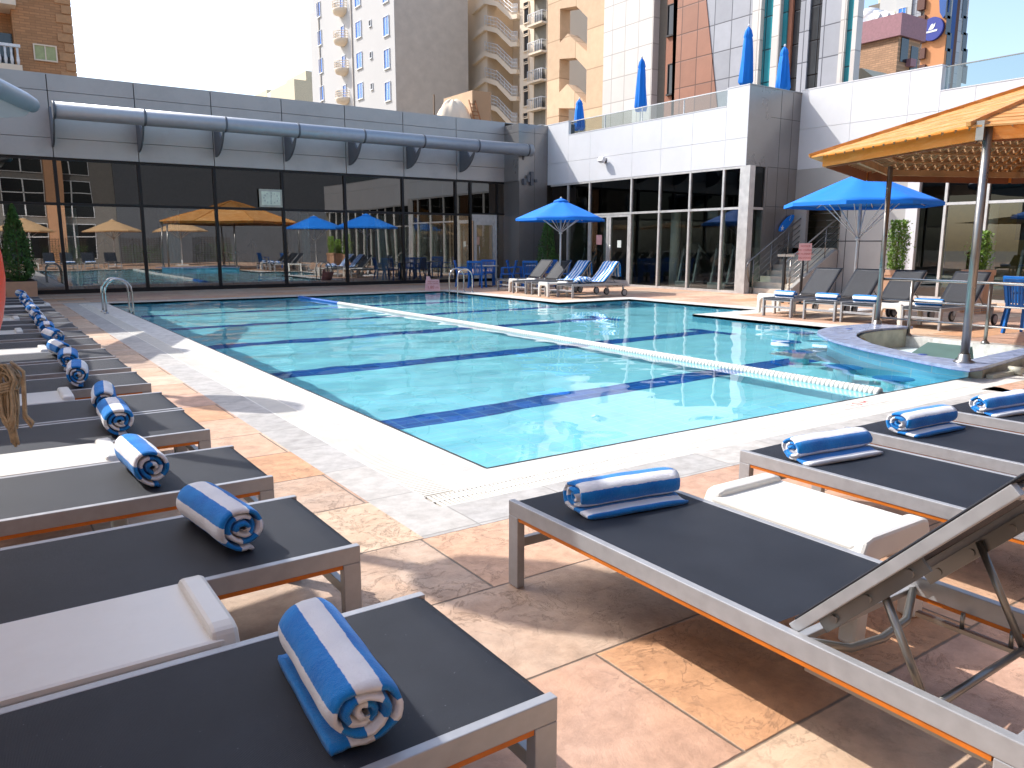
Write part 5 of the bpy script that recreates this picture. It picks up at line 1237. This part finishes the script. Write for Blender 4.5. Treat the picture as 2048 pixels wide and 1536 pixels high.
# grey apartment tower
D1 = 36.0; y_r, _ = XY(793, 200, D1); y_l, _ = XY(634, 200, D1); y_l2, _ = XY(618, 200, D1)
a1 = thing('apartment_tower', 'tall grey rendered tower with blue windows and small round balconies', 'building', (D1, y_r, 0))
x_r, _ = YX(937, 200, y_r)
TOP = 30
g = MB(); g.box(D1, x_r, y_r, y_l, -1.5, TOP); g.build('wall', 'concrete', a1)
g = MB(); g.box(D1 - .03, D1 + .01, y_r + .02, y_l - .03, 0, TOP - .1); g.build('rendered_front', 't1', a1)
g = MB(); g.box(D1 + .8, D1 + 12, y_l, y_l2 + .8, -1.5, TOP - 1); g.build('stair_wing', 't1', a1)
_, zA = XY(640, 25, D1); _, zB = XY(645, 193, D1); pitch = (zA - zB) / 3
for (u, v, w_, h_) in ((645, 187, 1.05, 1.55), (722, 182, 1.3, 1.55), (777, 183, 1.15, 1.75), (677, 187, .45, .6), (745, 173, .42, .55), (691, 187, .8, 1.7)):
    y, z = XY(u, v, D1)
    for k in range(-4, 6):
        zz = z + pitch * k
        if zz < 1: continue
        win_xw(a1, D1 - .03, y - w_ / 2, y + w_ / 2, zz - h_ / 2, zz + h_ / 2, 'win_b' if w_ > .6 else 'win_d', nb=2 if w_ > .6 else 1)
y, z = XY(692, 198, D1)
for k in range(-4, 6):
    zz = z + pitch * k - .1
    if zz < 1: continue
    b_ = MB(); b_.lathe([(.3, zz - .55), (1.0, zz - .35), (1.15, zz), (1.15, zz + .12), (1.05, zz + .12), (1.05, zz)], D1 - .02, y, 20)
    bo = b_.build('balcony', 't2', a1)
    r_ = MB()
    for h_ in (.35, .6, .85): r_.tube([(D1 - .02 + 1.1 * cos(a), y + 1.1 * sin(a), zz + h_) for a in [pi / 2 + pi * q / 14 for q in range(15)]], .035, 5)
    for q in range(0, 15, 2): a = pi / 2 + pi * q / 14; r_.tube([(D1 - .02 + 1.1 * cos(a), y + 1.1 * sin(a), zz + .12), (D1 - .02 + 1.1 * cos(a), y + 1.1 * sin(a), zz + .85)], .025, 4)
    r_.build('railing', 't2', bo)
g = MB()
for u in (706, 634 + 7): yy_, _ = XY(u, 100, D1); g.box(D1 - .16, D1 - .035, yy_ - .06, yy_ + .06, 0, TOP - 1)
g.build('drain_pipe', 'concrete', a1)
# cream stair tower
D2 = 46.0; ya, _ = XY(938, 200, D2); yb_, _ = XY(1039, 200, D2); yc, _ = XY(1095, 200, D2); yd, _ = XY(1204, 200, D2)
a2 = thing('stair_tower', 'cream tower with zigzag open stair flights and small railed balconies', 'building', (D2, yc, 0))
ys2, _ = XY(975, 200, D2)
g = MB(); g.box(D2, D2 + 14, ys2, ya + 6, -1.5, 31); g.box(D2, D2 + 14, yc, yb_, -1.5, 31.0); g.box(D2 + 3.2, D2 + 14, yb_, ys2, -1.5, 30.9); g.build('wall', 't2', a2)
_, z1_ = XY(1060, 80, D2); _, z2_ = XY(1063, 190, D2); ph2 = (z1_ - z2_) / 2
_, zs0 = XY(975, 155, D2)
for k in range(-3, 8):
    zz = zs0 + ph2 * k
    if zz < 2 or zz > 30: continue
    g = MB(); ym_ = (ys2 + yb_) / 2
    pts = [(ys2 + 2.5, zz - .5), (ys2, zz), (ym_ + .6, zz - .75), (yb_ + .9, zz - 2.6), (yb_, zz - 2.75), (yb_, zz - 3.15), (yb_ + 1.1, zz - 3.0), (ym_ + .7, zz - 1.2), (ys2, zz - .45), (ys2 + 2.5, zz - .95)]
    g.prism_ax(pts, D2 - .35, D2 + 1.2, lambda a, b_, q: (q, a, b_)); so_ = g.build('stair_flight', 't2', a2)
    g = MB()
    pp = [(ys2, zz + .95), (ym_ + .6, zz + .2), (yb_ + .9, zz - 1.65), (yb_, zz - 1.8)]
    for h_ in (0, -.35, -.7): g.tube([(D2 - .3, p[0], p[1] + h_) for p in pp], .035, 4)
    for q in range(13):
        f_ = q / 12 * 2.999; i_ = int(f_); fr_ = f_ - i_; py = pp[i_][0] + (pp[i_ + 1][0] - pp[i_][0]) * fr_; pz = pp[i_][1] + (pp[i_ + 1][1] - pp[i_][1]) * fr_
        g.tube([(D2 - .3, py, pz), (D2 - .3, py, pz - .95)], .03, 4)
    g.build('railing', 'white_m', so_)
for u, v, w_, h_ in ((1054, 85, .75, 1.5), (1053, 66, .75, .45)):
    y, z = XY(u, v, D2)
    for k in range(-5, 5):
        if z + ph2 * k > 2: win_xw(a2, D2 - .01, y - w_ / 2, y + w_ / 2, z + ph2 * k - h_ / 2, z + ph2 * k + h_ / 2, 'win_d', 't2', 1)
y, z = XY(1082, 75, D2)
for k in range(-5, 5):
    zz = z + ph2 * k
    if zz < 2: continue
    w_ = win_xw(a2, D2 - .01, y - .95, y + .95, zz - 1.3, zz + 1.1, 'interior', 't2', 1)
    g = MB(); g.box(D2 - .8, D2 - .12, y - 1.15, y + 1.15, zz - 1.55, zz - 1.38)
    bo = g.build('balcony', 't2', a2); g = MB()
    for q in range(9): yy_ = y - 1.1 + .275 * q; g.tube([(D2 - .75, yy_, zz - 1.38), (D2 - .75, yy_, zz - .45)], .03, 4)
    g.tube([(D2 - .12, y - 1.1, zz - .45), (D2 - .75, y - 1.1, zz - .45), (D2 - .75, y + 1.1, zz - .45), (D2 - .12, y + 1.1, zz - .45)], .04, 5); g.build('railing', 'white_m', bo)
    g = MB(); g.box(D2 - .6, D2 - .15, y - .6, y + .2, zz - 1.37, zz - .7); g.build('air_conditioner', 'fin', bo)
# tan perforated slab beside it
a3 = thing('perforated_block', 'tan slab block with large angular openings showing sky', 'building', (D2 - 3, yd, 0))
Dt = D2 - 3.0; yq0, _ = XY(1094, 200, Dt); yq1, _ = XY(1206, 200, Dt); yo0, _ = XY(1118, 200, Dt); yo1, _ = XY(1172, 200, Dt)
_, zo1 = XY(1120, 25, Dt); _, zo2 = XY(1120, 125, Dt); pt_ = zo1 - zo2
g = MB(); g.box(Dt, Dt + 1.1, yo0, yq0, -1.5, 31); g.box(Dt, Dt + 1.1, yq1, yo1, -1.5, 31.0)
for k in range(-4, 4):
    zc = zo1 + pt_ * k; hh = (pt_ * .60)
    # solid band under every opening, its upper edge slanting
    g.prism_ax([(yo0, zc - hh), (yo0 - (yo0 - yo1) * .3, zc - hh + .5), (yo1, zc - hh - 1.4), (yo1, zc - pt_ - 1.2), (yo0 - (yo0 - yo1) * .6, zc - pt_), (yo0, zc - pt_ + .3)], Dt, Dt + 1.09, lambda a, b_, q: (q, a, b_))
g.build('wall', 't2b', a3)
g = MB(); g.box(Dt + 3.5, Dt + 3.8, yo1 - .5, yo1 + (yo0 - yo1) * .45, -1.5, 31); g.build('inner_wall', 't2', a3)
# tiled tower group
D3 = 38.0
a4 = thing('tiled_tower', 'tall tower of white and rust tiles with slanted colour boundary', 'building', (D3, 34, 0))
def vband(par, name, D, u0, u1, m, thick=8, z1=31, v=200, extra=0, z0=-1.5):
    y1_, _ = XY(u0, v, D); y0_, _ = XY(u1, v, D); g_ = MB(); g_.box(D, D + thick, y0_, y1_, z0, z1); return g_.build(name, m, par)
vband(a4, 'tile_front', D3, 1205, 1302, 'tw')
vband(a4, 'shaft_wall', D3 + .55, 1302.5, 1328, 'drk', 6)
vband(a4, 'shaft_wall', D3 + .4, 1328.5, 1351, 'tod', 6.3)
y0_, _ = XY(1352, 100, D3); y1_, _ = XY(1502, 100, D3)
g = MB(); yA, zA_ = XY(1412, 0, D3); yB, zB_ = XY(1434, 214, D3); sl2 = (yB - yA) / (zB_ - zA_); yT = yA + sl2 * (31 - zA_); y00 = yA + sl2 * (-1.5 - zA_)
g.prism_ax([(y0_, -1.5), (y0_, 31), (yT, 31), (y00, -1.5)], D3, D3 + 8, lambda a, b_, q: (q, a, b_)); g.build('rust_front', 'to', a4)
g = MB(); g.prism_ax([(y00, -1.5), (yT, 31), (y1_, 31), (y1_, -1.5)], D3 + .05, D3 + 8.1, lambda a, b_, q: (q, a, b_)); g.build('grey_front', 'tg', a4)
for v in (38, 157, 276):
    ya_, za_ = XY(1349, v, D3 + .4); win_xw(a4, D3 + .39, ya_, ya_ + .5, za_ - .9, za_ + .9, 'win_d', 'black', 1)
a5 = thing('glass_tower', 'faceted tower of teal and dark glass strips with white tiled piers', 'building', (D3 - 1, 24, 0))
for u0, u1, m, dd in ((1496, 1512, 'tw', -.3), (1512, 1536, 'teal', 0), (1536, 1550, 'tw', -.15), (1550, 1564, 'teal', .1), (1564, 1574, 'tod', .2), (1574, 1590, 'dgl', .35), (1590, 1608, 'tg', .3), (1608, 1632, 'dgl', .4), (1632, 1670, 'tg', .2), (1670, 1680, 'tw', .0), (1680, 1694, 'teal', .15), (1694, 1702, 'tw', .0)):
    vband(a5, 'wall_strip', D3 + dd, u0, u1 + .4, m, .5)
ya5, _ = XY(1497, 200, D3); yb5, _ = XY(1701, 200, D3)
g = MB(); g.prism([(D3 + .6, yb5 + .1), (D3 + 8, yb5 * (D3 + 8) / D3 + .6), (D3 + 8, ya5), (D3 + .6, ya5)], -1.5, 31); g.build('core', 'concrete', a5)
# brick block with mauve parapet
D4 = 60.0
a6 = thing('brick_block', 'sandy brick block with mauve parapet and rooftop dishes', 'building', (D4, 35, 0))
y4a, _ = XY(1698, 150, D4); y4b, z4 = XY(1798, 72, D4); x4b, _ = YX(1838, 120, y4b)
_, zt4 = XY(1798, 50, D4)
g = MB(); g.box(D4, x4b, y4b, y4a + 6, -1.5, z4); g.build('wall', 'brick2', a6)
g = MB(); g.box(D4 - .25, x4b + .25, y4b - .25, y4a + 6.2, z4, zt4 + .8); g.build('parapet', 'mauve', a6)
xw0, zw0 = YX(1812, 118, y4b); xw1, zw1 = YX(1822, 136, y4b)
g = MB(); g.box(xw0, xw1, y4b - .4, y4b - .02, zw1, zw0); g.build('wall_sign', 'mauve', a6)
for u, v in ((1808, 100), (1827, 118)):
    xw, zw = YX(u, v, y4b); f = MB(); f.box(xw - .5, xw + .5, y4b - .06, y4b + .02, zw - .9, zw + .9); f.build('window', 'win_d', a6)
pn = thing('roof_hut', 'small sandy rooftop hut under the mauve parapet level', 'roof hut', (D4 + 3, y4a, z4))
ya_, za_ = XY(1748, 35, D4 + 6); yb2, _ = XY(1700, 35, D4 + 6); g = MB(); g.box(D4 + 6, D4 + 10, ya_, yb2 + 3, z4, za_); g.build('wall', 'brick2', pn)
for k, (u, v, r_) in enumerate(((1733, 25, .95), (1716, 34, .7), (1748, 26, .7))):
    y, z = XY(u, v, D4 + 7); t = thing('water_tank', 'white domed rooftop water tank on the sandy hut', 'water tank', (D4 + 7, y, z), group='domed tanks on the hut')
    g = MB(); g.lathe([(r_, za_), (r_, za_ + r_ * .7), (r_ * .8, za_ + r_ * 1.2), (0, za_ + r_ * 1.45)], D4 + 7.5, y, 18); g.build('tank', 'white_m', t)
for k, (u, v) in enumerate(((1733, 57), (1743, 50), (1760, 48), (1772, 50))):
    y, z = XY(u, v, D4 + 1); t = thing('satellite_dish', 'white satellite dish behind the mauve parapet', 'satellite dish', (D4 + 1, y, z4), group='satellite dishes on the brick block')
    g = MB(); mt = Matrix.Translation((D4 + 1, y, z + .3)) @ Matrix.Rotation(-.9, 4, 'Y'); n = 16; rings = []
    for r_ in (.05, .4, .7): rings.append([g.b.verts.new(mt @ Vector((r_ * cos(2 * pi * q / n), r_ * sin(2 * pi * q / n), r_ * r_ * .5))) for q in range(n)])
    for a, b_ in zip(rings, rings[1:]):
        for q in range(n): g.b.faces.new((a[q], a[(q + 1) % n], b_[(q + 1) % n], b_[q]))
    g.build('dish', 'white_m', t, norm=False); g = MB(); g.cyl(D4 + 1.2, y, z4, z + .3, .05, 8); g.build('mast', 'white_m', t)
# low white gable below the brick block
lw = thing('low_annex', 'low pale annex with sloping roof below the brick block', 'building', (50, 28, 0))
y0_, _ = XY(1755, 150, 50); y1_, _ = XY(1690, 150, 50); _, zz1 = XY(1703, 140, 50); _, zz2 = XY(1750, 160, 50)
g = MB(); g.prism_ax([(y1_, -1.5), (y1_, zz1), (y1_ - 1.2, zz1), (y0_, zz2), (y0_, -1.5)], 50, 53, lambda a, b_, q: (q, a, b_)); g.build('wall', 'cream', lw)
# far orange and blue tower with a round sign
D5 = 130.0
a7 = thing('sign_tower', 'far tower with orange front, blue round sign and striped dark side', 'building', (D5, 70, 0))
for u0, u1, m, dd in ((1752, 1788, 'cream', 2.5), (1788, 1819, 't1', 0), (1819, 1839, 'tg', .3), (1839, 1847, 'brownw', 1.0)): vband(a7, 'wall', D5 + dd, u0, u1, m, 1.5, 60, 60)
vband(a7, 'orange_front', D5, 1846, 1893, 'orange_w', .6, 60, 60)
y5, _ = XY(1893, 60, D5); xs5 = [YX(u, 60, y5)[0] for u in (1893, 1901, 1910, 1916, 1923, 1933)]
for a, b_, m in zip(xs5, xs5[1:], ('t1', 'bluew', 'brownw', 'tg', 't1')): a = max(a, D5 + .65); g = MB(); g.box(a, b_, y5 + .02, y5 + 12, -1.5, 60); g.build('side_strip', m, a7)
for v in (10, 43, 76, 108, 141):
    y, z = XY(1845, v, D5); g = MB(); g.box(D5 - .5, D5 + .3, y - .6, y + .6, z - .8, z + .8); g.build('air_conditioner', 'brownw', a7)
    for uu in (1897, 1929): xw, zw = YX(uu, v + 8, y5); f = MB(); f.box(xw - .7, xw + .7, y5 - .05, y5 + .05, zw - 1.4, zw + 1.4); f.build('window', 'win_d', a7)
for v in (26, 60, 94): win_x(a7, D5, 1798, 1811, v - 8, v + 8, 'win_b')
for v in (24, 62):
    y, z = XY(1770, v, D5 + 2.5); g = MB(); g.box(D5 + .5, D5 + 2.5, y - 3, y + 3.4, z - 1.2, z - .9); g.build('balcony', 'cream', a7); g = MB(); g.box(D5 + 2.3, D5 + 2.49, y - 2.6, y + 3, z - .8, z + 1.6); g.build('window', 'drk', a7)
y, z = XY(1868, 59, D5); sg = thing('round_sign', 'round navy sign with white boat like emblem high on the orange tower', 'sign', (D5 - .5, y, z))
g = MB(); g.tube([(D5 - .7, y, z), (D5 - .02, y, z)], 1.75, 36); g.build('disc', mat('navy_sign', '#26348a', .5), sg)
g = MB(); fx5 = lambda a, b_, q: (q, y - a, z + b_)
g.prism_ax([(-.55, -.15), (-.15, .65), (.2, .75), (.1, .45), (.55, .8), (.45, .3), (.2, -.1)], D5 - .74, D5 - .705, fx5); g.prism_ax([(-.95, -.28), (-.7, -.28), (.95, -.2), (.85, -.5), (-.85, -.55)], D5 - .74, D5 - .705, fx5); g.build('emblem', 'white_m', sg)
g = MB(); yq, zq = XY(1889, 10, D5); g.prism_ax([(-1.2, 4), (1.0, 4), (.8, -1.2), (.1, -2), (-.5, -1)], D5 - .3, D5 - .02, lambda a, b_, q: (q, yq - a, zq + b_)); g.build('wall_emblem', 'bluew', a7)
# brown brick building at the left
D6 = 52.0; x6, _ = YX(148, 100, D6); x6l, _ = YX(30, 100, D6)
a8 = thing('brick_apartments', 'brown brick apartment block with white balustraded balconies at far left', 'building', (x6, D6, 0))
g = MB(); g.box(x6l, x6, D6, D6 + 14, -1.5, 30); g.box(x6l - 14, x6l, D6 + 1.2, D6 + 14, -1.5, 29.9); g.build('wall', 'brick', a8)
g = MB()
for k in range(60):
    if k % 2: g.box(x6 - .75, x6 + .04, D6 - .06, D6 + .3, -1 + .5 * k, -1 + .5 * k + .42)
    else: g.box(x6 - .45, x6 + .04, D6 - .06, D6 + .3, -1 + .5 * k, -1 + .5 * k + .42)
g.build('quoins', mat('quoin', '#b58a63', .85), a8)
def win_y(par, D, x0, x1, z0, z1, m='win_d', frame='t2', nb=2):
    f = MB(); t_ = .07
    f.box(x0 - t_, x0, D - .08, D + .05, z0 - t_, z1 + t_); f.box(x1, x1 + t_, D - .08, D + .05, z0 - t_, z1 + t_); f.box(x0, x1, D - .08, D + .05, z1, z1 + t_); f.box(x0, x1, D - .12, D + .05, z0 - t_, z0)
    for k in range(1, nb): xx = x0 + (x1 - x0) * k / nb; f.box(xx - .03, xx + .03, D - .06, D + .02, z0, z1)
    wf = f.build('window', frame, par); p = MB(); p.box(x0, x1, D - .03, D - .01, z0, z1); p.build('pane', m, wf)
xa_, za_ = YX(68, 86, D6); xb2, zb2 = YX(113, 123, D6); M['curt'] = mat('green_curtain', '#a3a97c', .8)
pf = 3.3
for k in range(-3, 4): win_y(a8, D6, xa_, xb2, zb2 + pf * k, za_ - .1 + pf * k, 'curt' if k == 0 else 'win_d')
for k in range(-3, 3):
    _, zz = YX(20, 132, D6); zz += pf * k; xb1, _ = YX(42, 130, D6)
    g = MB(); g.box(x6l - 8, xb1, D6 - .9, D6 + 1.2, zz - .35, zz - .05); bo = g.build('balcony', 't2', a8)
    g = MB(); g.box(x6l - 8, xb1, D6 - .85, D6 - .65, zz + .85, zz + 1.0)
    for q in range(26): x = xb1 - .15 - .28 * q; g.lathe([(.05, zz - .05), (.09, zz + .2), (.05, zz + .5), (.07, zz + .85)], x, D6 - .75, 6)
    g.build('balustrade', 'white_m', bo)
    xw, _ = YX(12, 90, D6 + 1.2); f = MB(); f.box(xw - 2.2, xw + .9, D6 + 1.1, D6 + 1.25, zz, zz + 1.9); f.build('window', 'win_d', a8)
# pale distant blocks and the roof hut with tank behind the hall
for k, (u0, u1, vt, D, m, lb) in enumerate(((588, 640, 158, 125, 'cream', 'pale distant block with stepped top left of the grey tower'), (552, 590, 186, 140, 'white_pl', 'low white distant block beside the stepped one'), (515, 556, 194, 150, 'cream', 'lowest distant cream block above the parapet'))):
    t = thing('distant_block', lb, 'building', (D * .3, D, 0)); x0, z1 = YX(u0, vt, D); x1, _ = YX(u1, vt, D)
    g = MB(); g.box(x0, x1, D, D + 12, -1.5, z1); g.box(x0 + (x1 - x0) * .5, x1, D + .5, D + 10, z1, z1 + 1.6); g.build('wall', m, t)
    for q in range(3): xx = x0 + (x1 - x0) * (.25 + .25 * q); g = MB(); g.box(xx - .5, xx + .5, D - .05, D + .05, z1 - 4.6, z1 - 3.4); g.build('window', 'win_d', t)
D7 = 48.0; x0, z0_ = YX(872, 250, D7); x1, zt7 = YX(982, 185, D7); xm, zm7 = YX(938, 220, D7)
rh = thing('rooftop_hut', 'sandy rooftop hut with leaning ladder above the hall parapet', 'roof hut', (x1, D7, 6))
xl, _ = YX(945, 220, D7)
g = MB(); g.box(xl, x1, D7, D7 + 4, 0, zt7); g.box(x0, xl, D7 + 1, D7 + 4, 0, zm7 - 1.2); g.build('wall', 't2b', rh)
g = MB(); p0 = YX(958, 240, D7 - .6); p1 = YX(946, 200, D7 - .2)
for s_ in (-.25, .25): g.tube([(p0[0] + s_, D7 - .9, p0[1] - 1), (p1[0] + s_, D7 - .05, p1[1])], .05, 5)
for q in range(9): f_ = q / 9; g.tube([(p0[0] + (p1[0] - p0[0]) * f_ - .25, D7 - .9 + .85 * f_, p0[1] - 1 + (p1[1] - p0[1] + 1) * f_), (p0[0] + (p1[0] - p0[0]) * f_ + .25, D7 - .9 + .85 * f_, p0[1] - 1 + (p1[1] - p0[1] + 1) * f_)], .03, 4)
lad = thing('wall_ladder', 'thin rusty ladder leaning on the sandy rooftop hut', 'ladder', (p0[0], D7, p0[1])); g.build('rails', mat('rust', '#8a5a36', .9), lad)
tk = thing('covered_tank', 'pale sheeted water tank on the rooftop beside the sandy hut', 'water tank', ((x0 + xl) / 2, D7 + 1, zm7))
g = MB(); bmesh.ops.create_uvsphere(g.b, u_segments=32, v_segments=20, radius=1); xc = (x0 + xl) / 2 + .3; xr_ = (xl - x0) / 2 * .85
for v in g.b.verts:
    a = math.atan2(v.co.y, v.co.x); wv = 1 + .05 * sin(7 * a + v.co.z * 5) + .04 * sin(13 * a - 3 * v.co.z)
    v.co = Vector((xc + v.co.x * xr_ * wv, D7 + .6 + v.co.y * 1.1 * wv, zm7 - 1.1 + max(-.05, v.co.z) * 1.75 * wv))
g.build('sheet', 't2', tk, smooth=True)
for x in (x0 + .05, x0 + .5, x0 + .9, x0 + 1.3): g = MB(); g.cyl(x, D7 + .3, 0, zm7 - .4 + (1.2 if x < x0 + .1 else -.4), .06, 6); g.build('stake', 'bark', tk)
